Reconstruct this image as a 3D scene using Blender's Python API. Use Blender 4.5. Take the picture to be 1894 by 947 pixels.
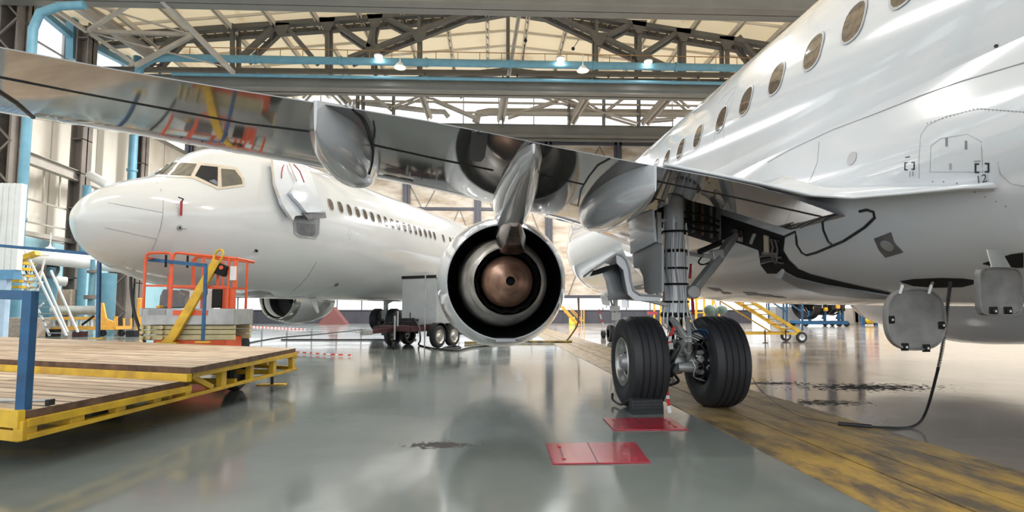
import bpy, bmesh, math, random
from math import sin, cos, pi, radians, atan, tan, sqrt
from mathutils import Vector, Matrix
from mathutils.bvhtree import BVHTree
from mathutils.geometry import delaunay_2d_cdt
random.seed(4)
C = bpy.context.scene.collection
for o in list(bpy.data.objects): bpy.data.objects.remove(o)
sc = bpy.context.scene

# ------------------------------------------------------------------ camera
FPX, CX, CY, HC = 1000.0, 947.0, 504.6, 1.19
YAW, PITCH = radians(2.29), atan(.0714)
cam = bpy.data.objects.new('camera', bpy.data.cameras.new('camera')); C.objects.link(cam)
cam.location = (0, 0, HC); cam.rotation_euler = (pi/2 + PITCH, 0, -YAW)
cam.data.sensor_width = 36; cam.data.lens = 36*FPX/1894; cam.data.shift_y = (CY-473.5)/1894
cam.data.clip_start = .05; cam.data.clip_end = 500
sc.camera = cam
FW = Vector((sin(YAW)*cos(PITCH), cos(YAW)*cos(PITCH), sin(PITCH))); RT = Vector((cos(YAW), -sin(YAW), 0)); UP = RT.cross(FW)
CP = Vector((0, 0, HC))
# ------------------------------------------------------------------ light
w = bpy.data.worlds.new('world'); sc.world = w; w.use_nodes = True
bg = w.node_tree.nodes['Background']; bg.inputs[0].default_value = (.93, .97, 1, 1); bg.inputs[1].default_value = 2.2
sc.view_settings.view_transform = 'Standard'; sc.view_settings.look = 'None'
sc.view_settings.exposure = -0.15; sc.view_settings.gamma = 1; sc.view_settings.use_curve_mapping = False
def area(name, loc, size, sy, power, col=(1, .97, .92), rot=(0, 0, 0)):
    l = bpy.data.lights.new(name, 'AREA'); l.shape = 'RECTANGLE'; l.size = size; l.size_y = sy; l.energy = power; l.color = col
    o = bpy.data.objects.new(name, l); C.objects.link(o); o.location = loc; o.rotation_euler = rot; return o
for i, (x, y, pw) in enumerate([(-16, 8, 900), (2, 8, 700), (20, 8, 700), (-16, 24, 3000), (2, 24, 2600), (20, 24, 2600), (-16, 42, 6500), (2, 42, 6500), (20, 42, 6500)]):
    area('added_fill_light', (x, y, 18.2 if y != 42 else 17.0), 10, .6, pw, (1, .985, .96))  # unseen fill lights added overhead; strong far row stands in for daylight on floor

# ------------------------------------------------------------------ helpers
def ray(x, y): return FW + RT*((x-CX)/FPX) - UP*((y-CY)/FPX)
class Frame:
    def __init__(s, o=(0, 0, 0), rz=0, rx=0):
        s.M = Matrix.Translation(Vector(o)) @ Matrix.Rotation(radians(rz), 4, 'Z') @ Matrix.Rotation(radians(rx), 4, 'X'); s.I = s.M.inverted()
    def hit(s, x, y, ax, val):
        c = s.I @ CP; r = s.I.to_3x3() @ ray(x, y); return c + r*((val-c[ax])/r[ax])
    def surf(s, x, y, tree, off=0):
        c = s.I @ CP; r = (s.I.to_3x3() @ ray(x, y)).normalized()
        h = tree.ray_cast(c, r)
        if h[0] is None: return None, None
        n = h[1] if h[1].dot(r) < 0 else -h[1]
        return h[0] + n*off, n
W = Frame()
def G(x, y, z=0): return W.hit(x, y, 2, z)
def lin(c): return tuple(((v/255)/12.92 if v/255 <= .04045 else ((v/255+.055)/1.055)**2.4) for v in c)

def M(name, rgb, rough=.4, metal=0, var=.08, scale=3, bump=0, coat=0, rvar=.15, tint=None, det=4, spec=.5):
    m = bpy.data.materials.new(name); m.use_nodes = True; nt = m.node_tree; n = nt.nodes; L = nt.links
    b = n['Principled BSDF']; col = lin(rgb)
    tc = n.new('ShaderNodeTexCoord'); nz = n.new('ShaderNodeTexNoise'); nz.inputs['Scale'].default_value = scale; nz.inputs['Detail'].default_value = det
    L.new(tc.outputs['Object'], nz.inputs['Vector'])
    r = n.new('ShaderNodeValToRGB'); r.color_ramp.elements[0].position = .3; r.color_ramp.elements[1].position = .7
    t = lin(tint) if tint else tuple(v*(1-var*2) for v in col)
    r.color_ramp.elements[0].color = (*t, 1); r.color_ramp.elements[1].color = (*[min(1, v*(1+var*.5)) for v in col], 1)
    L.new(nz.outputs['Fac'], r.inputs[0]); L.new(r.outputs[0], b.inputs['Base Color'])
    mr = n.new('ShaderNodeMapRange'); mr.inputs['To Min'].default_value = rough*(1-rvar); mr.inputs['To Max'].default_value = min(1, rough*(1+rvar))
    L.new(nz.outputs['Fac'], mr.inputs['Value']); L.new(mr.outputs[0], b.inputs['Roughness'])
    b.inputs['Metallic'].default_value = metal; b.inputs['Coat Weight'].default_value = coat; b.inputs['Coat Roughness'].default_value = .04
    b.inputs['Specular IOR Level'].default_value = spec
    if bump:
        bp = n.new('ShaderNodeBump'); bp.inputs['Strength'].default_value = bump; bp.inputs['Distance'].default_value = .02
        L.new(nz.outputs['Fac'], bp.inputs['Height']); L.new(bp.outputs[0], b.inputs['Normal'])
    return m
def emis(name, rgb, s):
    m = bpy.data.materials.new(name); m.use_nodes = True; b = m.node_tree.nodes['Principled BSDF']
    b.inputs['Emission Color'].default_value = (*lin(rgb), 1); b.inputs['Emission Strength'].default_value = s; return m
def glassy(name, rgb=(255, 255, 255), f=.85, rough=.05):
    m = bpy.data.materials.new(name); m.use_nodes = True; nt = m.node_tree; n = nt.nodes; L = nt.links
    b = n['Principled BSDF']; b.inputs['Base Color'].default_value = (*lin(rgb), 1); b.inputs['Roughness'].default_value = rough
    tr = n.new('ShaderNodeBsdfTransparent'); mx = n.new('ShaderNodeMixShader'); mx.inputs[0].default_value = f
    L.new(b.outputs[0], mx.inputs[1]); L.new(tr.outputs[0], mx.inputs[2]); L.new(mx.outputs[0], n['Material Output'].inputs[0]); return m

class MB:
    def __init__(s): s.v = []; s.f = []
    def add(s, vs, fs):
        b = len(s.v); s.v += [Vector(v) for v in vs]; s.f += [tuple(i+b for i in f) for f in fs]; return s
    def box(s, lo, hi):
        x0, y0, z0 = lo; x1, y1, z1 = hi
        return s.add([(x0,y0,z0),(x1,y0,z0),(x1,y1,z0),(x0,y1,z0),(x0,y0,z1),(x1,y0,z1),(x1,y1,z1),(x0,y1,z1)],
                     [(0,3,2,1),(4,5,6,7),(0,1,5,4),(1,2,6,5),(2,3,7,6),(3,0,4,7)])
    def cbox(s, c, d, M3=None):
        vs = [Vector((sx*d[0]/2, sy*d[1]/2, sz*d[2]/2)) for sz in (-1, 1) for sx, sy in ((-1,-1),(1,-1),(1,1),(-1,1))]
        if M3: vs = [M3 @ v for v in vs]
        return s.add([v+Vector(c) for v in vs], [(0,3,2,1),(4,5,6,7),(0,1,5,4),(1,2,6,5),(2,3,7,6),(3,0,4,7)])
    def bar(s, a, b, w_, h_=None, up=(0, 0, 1)):
        a = Vector(a); b = Vector(b); h_ = h_ or w_; d = (b-a)
        if d.length < 1e-6: return s
        d.normalize(); u = Vector(up)
        if abs(d.dot(u)) > .98: u = Vector((0, 1, 0)) if abs(d.y) < .9 else Vector((1, 0, 0))
        x = d.cross(u).normalized(); z = x.cross(d).normalized()
        o = [(-.5,-.5),(.5,-.5),(.5,.5),(-.5,.5)]
        vs = [p + x*(w_*i) + z*(h_*j) for p in (a, b) for i, j in o]
        return s.add(vs, [(3,2,1,0),(4,5,6,7),(0,1,5,4),(1,2,6,5),(2,3,7,6),(3,0,4,7)])
    def ibeam(s, a, b, w_, h_, t=.03):
        a = Vector(a); b = Vector(b); z = Vector((0, 0, 1))
        s.bar(a+z*(h_/2-t/2), b+z*(h_/2-t/2), w_, t); s.bar(a-z*(h_/2-t/2), b-z*(h_/2-t/2), w_, t)
        return s.bar(a, b, t, h_-2*t)
    def tube(s, pts, r, n=10, cap=True, closed=False):
        pts = [Vector(p) for p in pts]; k = len(pts); R = r if isinstance(r, (list, tuple)) else [r]*k
        rings = []; prev = None
        for i, p in enumerate(pts):
            if closed: d = pts[(i+1) % k]-pts[i-1]
            else: d = pts[min(i+1, k-1)]-pts[max(i-1, 0)]
            if d.length < 1e-9: d = Vector((0, 0, 1))
            d.normalize()
            if prev is None:
                u = Vector((0, 0, 1)) if abs(d.z) < .9 else Vector((1, 0, 0)); x = d.cross(u).normalized()
            else: x = (prev - d*prev.dot(d)).normalized()
            prev = x; y = d.cross(x)
            rings.append([p + (x*cos(2*pi*j/n)+y*sin(2*pi*j/n))*R[i] for j in range(n)])
        return s.loft(rings, cap=cap and not closed, loop=closed)
    def loft(s, rings, cap=True, loop=False, open_=False):
        n = len(rings[0]); b = len(s.v)
        for r in rings: s.v += [Vector(p) for p in r]
        k = len(rings)
        for i in range(k if loop else k-1):
            i2 = (i+1) % k
            for j in range(n-1 if open_ else n):
                j2 = (j+1) % n; s.f.append((b+i*n+j, b+i*n+j2, b+i2*n+j2, b+i2*n+j))
        if cap and not loop and not open_:
            s.f.append(tuple(b+j for j in reversed(range(n)))); s.f.append(tuple(b+(k-1)*n+j for j in range(n)))
        return s
    def lathe(s, prof, o, ax, n=48, rad=None, cap=False, a0=0, a1=2*pi):
        """prof = [(distance along axis, radius)], o origin, ax axis direction"""
        o = Vector(o); ax = Vector(ax).normalized(); u = Vector((0, 0, 1)) if abs(ax.z) < .9 else Vector((1, 0, 0))
        x = ax.cross(u).normalized(); y = x.cross(ax).normalized(); full = abs(a1-a0-2*pi) < 1e-6
        m = n if full else n+1
        rings = [[o + ax*d + (x*cos(a0+(a1-a0)*j/n)+y*sin(a0+(a1-a0)*j/n))*(r*(rad(2*pi*j/n, d) if rad else 1)) for j in range(m)] for d, r in prof]
        return s.loft(rings, cap=cap, open_=not full)
    def cyl(s, a, b, r, n=16, r2=None): return s.tube([a, b], [r, r2 if r2 is not None else r], n)
    def prism(s, poly, d):
        """poly = 3D outline, d = extrusion vector"""
        n = len(poly); d = Vector(d); poly = [Vector(p) for p in poly]
        return s.add(poly+[p+d for p in poly], [tuple(reversed(range(n))), tuple(range(n, 2*n))]+[(i, (i+1) % n, (i+1) % n+n, i+n) for i in range(n)])
    def sphere(s, c, r, n=14, sc_=(1, 1, 1)):
        c = Vector(c); rings = []
        for i in range(n//2+1):
            t = pi*i/(n//2); rr = max(sin(t), .001)
            rings.append([c+Vector((r*sc_[0]*rr*cos(2*pi*j/n), r*sc_[1]*rr*sin(2*pi*j/n), -r*sc_[2]*cos(t))) for j in range(n)])
        return s.loft(rings)
    def build(s, name, mat, parent=None, smooth=35, bevel=0, mats=None, fm=None):
        me = bpy.data.meshes.new(name); me.from_pydata([tuple(v) for v in s.v], [], s.f); me.validate(); me.update()
        bm = bmesh.new(); bm.from_mesh(me); bmesh.ops.recalc_face_normals(bm, faces=bm.faces); bm.to_mesh(me); bm.free()
        o = bpy.data.objects.new(name, me); C.objects.link(o)
        for mm in (mats or [mat]): me.materials.append(mm)
        if fm:
            for p in me.polygons: p.material_index = fm(p)
        if smooth:
            for p in me.polygons: p.use_smooth = True
            me.set_sharp_from_angle(angle=radians(smooth))
        if bevel:
            b = o.modifiers.new('bevel', 'BEVEL'); b.width = bevel; b.segments = 2; b.limit_method = 'ANGLE'
        if parent: o.parent = parent
        return o
    def tree(s): return BVHTree.FromPolygons([tuple(v) for v in s.v], s.f)
def struct(mb, name, mat, **k):
    o = mb.build(name, mat, smooth=k.pop('smooth', 0), **k); o['kind'] = 'structure'; return o
def tag(o, label, cat, group=None, kind=None):
    o['label'] = label; o['category'] = cat
    if group: o['group'] = group
    if kind: o['kind'] = kind
    return o
def thing(name, label, cat, M4=None, group=None):
    o = bpy.data.objects.new(name, None); C.objects.link(o); o.empty_display_size = .3
    if M4 is not None: o.matrix_world = M4 if isinstance(M4, Matrix) else Matrix.Translation(Vector(M4))
    return tag(o, label, cat, group)
def lab(o, t): o['label'] = t; return o
def copy_tree(o, parent=None):
    c = o.copy(); C.objects.link(c); c.parent = parent
    for ch in [x for x in bpy.data.objects if x.parent == o]: copy_tree(ch, c)
    return c
def patch(fr, poly, tree, off, name, mat, parent, res=8, skirt=.02, smooth=30):
    """a thin skin of material lying on a curved surface; poly outlines it"""
    pts = []; n = len(poly)
    for i in range(n):
        a = Vector(poly[i]); b = Vector(poly[(i+1) % n]); k = max(1, int((b-a).length/res))
        pts += [a.lerp(b, j/k) for j in range(k)]
    nb = len(pts); xs = [p.x for p in pts]; ys = [p.y for p in pts]
    inn = []
    y = min(ys)+res
    while y < max(ys):
        x = min(xs)+res
        while x < max(xs):
            ins = False; j = nb-1
            for i in range(nb):
                if (pts[i].y > y) != (pts[j].y > y) and x < (pts[j].x-pts[i].x)*(y-pts[i].y)/(pts[j].y-pts[i].y)+pts[i].x: ins = not ins
                j = i
            if ins and min((q-Vector((x, y))).length for q in pts) > res*.45: inn.append(Vector((x, y)))
            x += res
        y += res
    vs, es, fs = delaunay_2d_cdt(pts+inn, [(i, (i+1) % nb) for i in range(nb)], [], 1, 1e-4)[:3]
    P = []; N = []
    for v in vs:
        h, nn = fr.surf(v.x, v.y, tree, off); P.append(h); N.append(nn)
    ok = lambda f: all(P[i] is not None for i in f)
    fs = [f for f in fs if ok(f)]
    mb = MB(); idx = {}
    for f in fs:
        for i in f:
            if i not in idx: idx[i] = len(mb.v); mb.v.append(P[i])
        mb.f.append(tuple(idx[i] for i in f))
    cnt = {}
    for f in fs:
        for a, b in zip(f, f[1:]+f[:1]): cnt[(a, b)] = 1
    for (a, b) in list(cnt):
        if (b, a) not in cnt:
            k = len(mb.v); mb.v += [P[a]-N[a]*skirt, P[b]-N[b]*skirt]; mb.f.append((idx[b], idx[a], k, k+1))
    return mb.build(name, mat, parent, smooth=smooth)
def line(fr, pts, tree, r, name, mat, parent, off=0, res=12, mb=None, n=6):
    out = []
    for a, b in zip(pts, pts[1:]):
        a = Vector(a); b = Vector(b); k = max(1, int((b-a).length/res)); out += [a.lerp(b, j/k) for j in range(k)]
    out.append(Vector(pts[-1])); P = [fr.surf(p.x, p.y, tree, off)[0] for p in out]; P = [p for p in P if p is not None]
    if len(P) < 2: return None
    m = mb or MB()
    seg = [P[0]]
    for p in P[1:]:
        if (p-seg[-1]).length > .8:
            if len(seg) > 1: m.tube(seg, r, n)
            seg = [p]
        else: seg.append(p)
    if len(seg) > 1: m.tube(seg, r, n)
    return None if mb else m.build(name, mat, parent)
def smoothpath(pts, k=6):
    pts = [Vector(p) for p in pts]; out = []
    for i in range(len(pts)-1):
        p0 = pts[max(i-1, 0)]; p1 = pts[i]; p2 = pts[i+1]; p3 = pts[min(i+2, len(pts)-1)]
        for j in range(k):
            t = j/k; out.append(.5*((2*p1)+(p2-p0)*t+(2*p0-5*p1+4*p2-p3)*t*t+(3*p1-p0-3*p2+p3)*t**3))
    return out+[pts[-1]]
def interp(tab, x):
    if x <= tab[0][0]: return tab[0][1:]
    for a, b in zip(tab, tab[1:]):
        if x <= b[0]:
            f = (x-a[0])/(b[0]-a[0]); return tuple(p+(q-p)*f for p, q in zip(a[1:], b[1:]))
    return tab[-1][1:]
def sinterp(tab, x):
    n = len(tab)
    if x <= tab[0][0]: return tab[0][1:]
    if x >= tab[-1][0]: return tab[-1][1:]
    for i in range(n-1):
        if x <= tab[i+1][0]:
            a, b = tab[i], tab[i+1]; p = tab[max(i-1, 0)]; q = tab[min(i+2, n-1)]; h = b[0]-a[0]; t = (x-a[0])/h; out = []
            for k in range(1, len(a)):
                m0 = (b[k]-p[k])/(b[0]-p[0]) if i > 0 else (b[k]-a[k])/h
                m1 = (q[k]-a[k])/(q[0]-a[0]) if i < n-2 else (b[k]-a[k])/h
                out.append((2*t**3-3*t*t+1)*a[k]+(t**3-2*t*t+t)*h*m0+(-2*t**3+3*t*t)*b[k]+(t**3-t*t)*h*m1)
            return tuple(out)

# ------------------------------------------------------------------ materials
white = M('white_paint', (202, 207, 213), .10, 0, .012, .8, coat=.6)
white2 = M('cream_white_paint', (202, 204, 204), .13, 0, .02, .6, coat=.5)
wgrey = M('wing_grey', (132, 132, 133), .06, .55, .03, .7, coat=.5, rvar=.3)
fgrey = M('fairing_grey', (190, 194, 199), .10, .0, .03, .9, coat=.5)
polish = M('polished_metal', (190, 188, 184), .12, 1, .05, 2)
steelg = M('light_grey_metal', (170, 172, 172), .35, .4, .12, 5)
darkm = M('dark_metal', (48, 48, 50), .45, .6, .15, 8)
black = M('black_parts_and_shade', (10, 10, 12), .8, 0, .1, 5)
rubber = M('tyre_rubber', (30, 32, 37), .55, 0, .12, 9, bump=.05, tint=(38, 39, 42))
seal = M('dark_rubber_seal', (30, 30, 32), .5, 0, .1, 10)
copper = M('copper_titanium', (186, 146, 124), .45, .45, .12, 6, tint=(140, 104, 88))
bronze = M('heat_stained_steel', (140, 125, 118), .25, .85, .25, 7, tint=(70, 62, 60))
corem = M('core_cowl_metal', (186, 184, 180), .36, .2, .15, 4, tint=(120, 117, 110))
glass = M('dark_window_glass', (70, 62, 56), .05, 0, .3, 14, coat=.6, tint=(110, 96, 80))
cockg = M('cockpit_glass', (62, 68, 68), .04, .1, .25, 3, coat=1, tint=(96, 90, 82))
panelg = M('grey_composite', (112, 112, 114), .4, .1, .1, 6, tint=(90, 90, 92))
doorg = M('gear_door_grey', (140, 143, 146), .3, .1, .06, 5)
beige = M('beige_frame', (196, 184, 166), .4, 0, .06, 5)
ink = M('dark_blue_ink', (40, 46, 58), .4, 0, .05, 9)
linem = M('panel_joint', (158, 160, 164), .5, 0, .1, 5)
rivm = M('rivet', (140, 142, 146), .4, .3, .1, 5)
red = M('red_ribbon', (158, 24, 48), .6, 0, .1, 9)
orange = M('orange_paint', (222, 92, 48), .4, 0, .08, 6)
yellow = M('yellow_paint', (226, 184, 44), .42, 0, .12, 5, tint=(186, 146, 40))
yelor = M('yellow_orange_paint', (240, 180, 80), .45, 0, .1, 4)
blue = M('blue_paint', (28, 92, 138), .4, 0, .12, 6, tint=(20, 66, 104))
lblue = M('light_blue_paint', (98, 146, 166), .5, 0, .08, 2, tint=(88, 134, 154))
truss = M('grey_steel_truss', (96, 93, 87), .5, .1, .1, 1.5)
beamg = M('grey_beam', (118, 118, 114), .45, .2, .08, .6)
lightst = M('light_steel', (176, 170, 162), .5, .1, .1, 1)
tan_ = M('tan_lift_steel', (192, 182, 142), .5, 0, .12, 5)
greyp = M('grey_cabinet_paint', (176, 180, 182), .35, 0, .05, 3)
maroon = M('maroon_frame', (74, 40, 46), .5, .1, .12, 4)
alum = M('aluminium', (196, 196, 192), .3, .8, .1, 5)
hose = M('black_hose', (34, 34, 38), .55, 0, .1, 9)
redp = M('red_hatch_paint', (166, 40, 58), .25, 0, .1, 6, coat=.4)
lampw = emis('lamp_glow', (255, 250, 235), 25)
wpipe = M('white_pipe', (224, 226, 226), .4, 0, .05, 2)
brick = M('brick', (182, 166, 150), .8, 0, .15, 9, bump=.2)

def wood():
    m = bpy.data.materials.new('weathered_planks'); m.use_nodes = True; nt = m.node_tree; n = nt.nodes; L = nt.links; b = n['Principled BSDF']
    tc = n.new('ShaderNodeTexCoord'); mp = n.new('ShaderNodeMapping'); L.new(tc.outputs['Object'], mp.inputs[0]); mp.inputs['Rotation'].default_value = (0, 0, radians(20))
    br = n.new('ShaderNodeTexBrick'); br.inputs['Scale'].default_value = 1; br.inputs['Brick Width'].default_value = 4.5; br.inputs['Row Height'].default_value = .19; br.inputs['Mortar Size'].default_value = .014
    br.inputs['Color1'].default_value = (*lin((214, 194, 168)), 1); br.inputs['Color2'].default_value = (*lin((178, 154, 128)), 1); br.inputs['Mortar'].default_value = (*lin((66, 52, 42)), 1)
    L.new(mp.outputs[0], br.inputs[0])
    m2 = n.new('ShaderNodeMapping'); m2.inputs['Scale'].default_value = (1.3, 18, 8); L.new(mp.outputs[0], m2.inputs[0])
    nz = n.new('ShaderNodeTexNoise'); nz.inputs['Scale'].default_value = 1.6; nz.inputs['Detail'].default_value = 8; L.new(m2.outputs[0], nz.inputs[0])
    r = n.new('ShaderNodeValToRGB'); r.color_ramp.elements[0].position = .32; r.color_ramp.elements[0].color = (.30, .25, .2, 1); r.color_ramp.elements[1].position = .62; r.color_ramp.elements[1].color = (1, 1, 1, 1)
    L.new(nz.outputs['Fac'], r.inputs[0]); mx = n.new('ShaderNodeMix'); mx.data_type = 'RGBA'; mx.blend_type = 'MULTIPLY'; mx.inputs[0].default_value = .75
    L.new(br.outputs[0], mx.inputs[6]); L.new(r.outputs[0], mx.inputs[7]); L.new(mx.outputs[2], b.inputs['Base Color']); b.inputs['Roughness'].default_value = .75
    bp = n.new('ShaderNodeBump'); bp.inputs['Strength'].default_value = .3; bp.inputs['Distance'].default_value = .01; L.new(br.outputs['Fac'], bp.inputs['Height']); bp.invert = True; L.new(bp.outputs[0], b.inputs['Normal'])
    return m
planks = wood()
plankend = M('dark_plank_edge', (112, 86, 66), .8, 0, .25, 8, tint=(70, 52, 42))

def floormat(name, base, tint, rough, stains=None, cell=None):
    m = bpy.data.materials.new(name); m.use_nodes = True; nt = m.node_tree; n = nt.nodes; L = nt.links; b = n['Principled BSDF']
    tc = n.new('ShaderNodeTexCoord'); nz = n.new('ShaderNodeTexNoise'); nz.inputs['Scale'].default_value = .45; nz.inputs['Detail'].default_value = 7; nz.inputs['Roughness'].default_value = .6
    L.new(tc.outputs['Object'], nz.inputs[0]); r = n.new('ShaderNodeValToRGB'); r.color_ramp.elements[0].position = .35; r.color_ramp.elements[1].position = .7
    r.color_ramp.elements[0].color = (*lin(tint), 1); r.color_ramp.elements[1].color = (*lin(base), 1); L.new(nz.outputs['Fac'], r.inputs[0]); col = r.outputs[0]
    # scuffs and specks
    s2 = n.new('ShaderNodeTexNoise'); s2.inputs['Scale'].default_value = 9; s2.inputs['Detail'].default_value = 9; s2.inputs['Roughness'].default_value = .75; L.new(tc.outputs['Object'], s2.inputs[0])
    r2 = n.new('ShaderNodeValToRGB'); r2.color_ramp.elements[0].position = .66; r2.color_ramp.elements[1].position = .74; L.new(s2.outputs['Fac'], r2.inputs[0])
    mx = n.new('ShaderNodeMix'); mx.data_type = 'RGBA'; mx.inputs[7].default_value = (*lin((176, 180, 178)), 1); mf = n.new('ShaderNodeMath'); mf.operation = 'MULTIPLY'; mf.inputs[1].default_value = .35
    L.new(r2.outputs[0], mf.inputs[0]); L.new(mf.outputs[0], mx.inputs[0]); L.new(col, mx.inputs[6]); col = mx.outputs[2]
    masks = []
    for (cx, cy, sx, sy, c_, thr, scl) in (stains or []):
        mp = n.new('ShaderNodeMapping'); mp.inputs['Location'].default_value = (-cx/sx, -cy/sy, 0); mp.inputs['Scale'].default_value = (1/sx, 1/sy, 0); L.new(tc.outputs['Object'], mp.inputs[0])
        gr = n.new('ShaderNodeTexGradient'); gr.gradient_type = 'SPHERICAL'; L.new(mp.outputs[0], gr.inputs[0])
        nn = n.new('ShaderNodeTexNoise'); nn.inputs['Scale'].default_value = scl; nn.inputs['Detail'].default_value = 6; L.new(tc.outputs['Object'], nn.inputs[0])
        a = n.new('ShaderNodeMath'); a.operation = 'MULTIPLY_ADD'; a.inputs[1].default_value = .55; L.new(gr.outputs[0], a.inputs[0]); L.new(nn.outputs[0], a.inputs[2])
        rr = n.new('ShaderNodeValToRGB'); rr.color_ramp.elements[0].position = thr; rr.color_ramp.elements[1].position = thr+.05; L.new(a.outputs[0], rr.inputs[0])
        lt = n.new('ShaderNodeMath'); lt.operation = 'GREATER_THAN'; lt.inputs[1].default_value = .001; L.new(gr.outputs[0], lt.inputs[0])
        mm = n.new('ShaderNodeMath'); mm.operation = 'MULTIPLY'; L.new(rr.outputs[0], mm.inputs[0]); L.new(lt.outputs[0], mm.inputs[1]); masks.append(mm.outputs[0])
        x = n.new('ShaderNodeMix'); x.data_type = 'RGBA'; x.inputs[7].default_value = (*lin(c_), 1); L.new(mm.outputs[0], x.inputs[0]); L.new(col, x.inputs[6]); col = x.outputs[2]
    L.new(col, b.inputs['Base Color']); mats_ = masks[:]
    mr = n.new('ShaderNodeMapRange'); mr.inputs['From Min'].default_value = .3; mr.inputs['From Max'].default_value = .7; mr.inputs['To Min'].default_value = rough*.6; mr.inputs['To Max'].default_value = rough*1.5
    L.new(nz.outputs['Fac'], mr.inputs['Value']); ro = mr.outputs[0]; sp_ = None
    for mk in masks:   # dried stains are matt
        a = n.new('ShaderNodeMix'); a.inputs[3].default_value = .95; L.new(mk, a.inputs[0]); L.new(ro, a.inputs[2]); ro = a.outputs[0]
        q = n.new('ShaderNodeMix'); q.inputs[2].default_value = .8; q.inputs[3].default_value = .05; L.new(mk, q.inputs[0])
        if sp_: L.new(sp_, q.inputs[2])
        sp_ = q.outputs[0]
    L.new(ro, b.inputs['Roughness']); L.new(sp_, b.inputs['Specular IOR Level'])
    w_ = n.new('ShaderNodeTexNoise'); w_.inputs['Scale'].default_value = 1.3; w_.inputs['Detail'].default_value = 3; L.new(tc.outputs['Object'], w_.inputs[0])
    bp = n.new('ShaderNodeBump'); bp.inputs['Strength'].default_value = .12; bp.inputs['Distance'].default_value = .02; L.new(w_.outputs['Fac'], bp.inputs['Height']); L.new(bp.outputs[0], b.inputs['Normal'])
    return m
st = G(1600, 716)
fl_l = floormat('grey_green_epoxy_floor', (132, 140, 139), (114, 122, 121), .11, [(-.45, 4.95, .5, .22, (96, 94, 94), .74, 20)])
fl_r = floormat('beige_worn_floor', (156, 147, 137), (132, 125, 117), .12, [(st.x, st.y, 2.6, 1.0, (50, 47, 46), .84, 11), (4.4, 7.0, 1.4, .6, (96, 90, 84), .86, 13), (st.x-1.2, st.y+.5, 1.6, .6, (60, 56, 54), .87, 14)])

def trackmat():
    m = bpy.data.materials.new('worn_yellow_track'); m.use_nodes = True; nt = m.node_tree; n = nt.nodes; L = nt.links; b = n['Principled BSDF']
    tc = n.new('ShaderNodeTexCoord'); mp = n.new('ShaderNodeMapping'); mp.inputs['Scale'].default_value = (2.2, .8, 1); L.new(tc.outputs['Object'], mp.inputs[0])
    nz = n.new('ShaderNodeTexNoise'); nz.inputs['Scale'].default_value = 1.6; nz.inputs['Detail'].default_value = 10; nz.inputs['Roughness'].default_value = .7; L.new(mp.outputs[0], nz.inputs[0])
    r = n.new('ShaderNodeValToRGB'); e = r.color_ramp.elements; e[0].position = .41; e[0].color = (*lin((96, 86, 72)), 1); e[1].position = .60; e[1].color = (*lin((186, 152, 70)), 1)
    q = r.color_ramp.elements.new(.5); q.color = (*lin((150, 124, 74)), 1); L.new(nz.outputs['Fac'], r.inputs[0])
    # paint is rubbed off to bare brown concrete further down the hangar
    sp = n.new('ShaderNodeSeparateXYZ'); L.new(tc.outputs['Object'], sp.inputs[0]); mr = n.new('ShaderNodeMapRange'); mr.inputs['From Min'].default_value = 4.2; mr.inputs['From Max'].default_value = 7.5
    L.new(sp.outputs['Y'], mr.inputs['Value']); ad = n.new('ShaderNodeMath'); ad.operation = 'MULTIPLY_ADD'; ad.inputs[1].default_value = .9; L.new(mr.outputs[0], ad.inputs[0])
    cl = n.new('ShaderNodeMath'); cl.operation = 'SUBTRACT'; L.new(nz.outputs['Fac'], cl.inputs[0]); cl.inputs[1].default_value = .5; L.new(cl.outputs[0], ad.inputs[2]); ad.use_clamp = True
    n2 = n.new('ShaderNodeTexNoise'); n2.inputs['Scale'].default_value = 3; n2.inputs['Detail'].default_value = 9; L.new(mp.outputs[0], n2.inputs[0])
    r3 = n.new('ShaderNodeValToRGB'); r3.color_ramp.elements[0].position = .35; r3.color_ramp.elements[0].color = (*lin((112, 98, 82)), 1); r3.color_ramp.elements[1].position = .65; r3.color_ramp.elements[1].color = (*lin((164, 148, 120)), 1); L.new(n2.outputs['Fac'], r3.inputs[0])
    mx = n.new('ShaderNodeMix'); mx.data_type = 'RGBA'; L.new(ad.outputs[0], mx.inputs[0]); L.new(r.outputs[0], mx.inputs[6]); L.new(r3.outputs[0], mx.inputs[7]); L.new(mx.outputs[2], b.inputs['Base Color'])
    b.inputs['Roughness'].default_value = .42
    bp = n.new('ShaderNodeBump'); bp.inputs['Strength'].default_value = .35; bp.inputs['Distance'].default_value = .012; L.new(n2.outputs['Fac'], bp.inputs['Height']); L.new(bp.outputs[0], b.inputs['Normal']); return m
track = trackmat()
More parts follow.
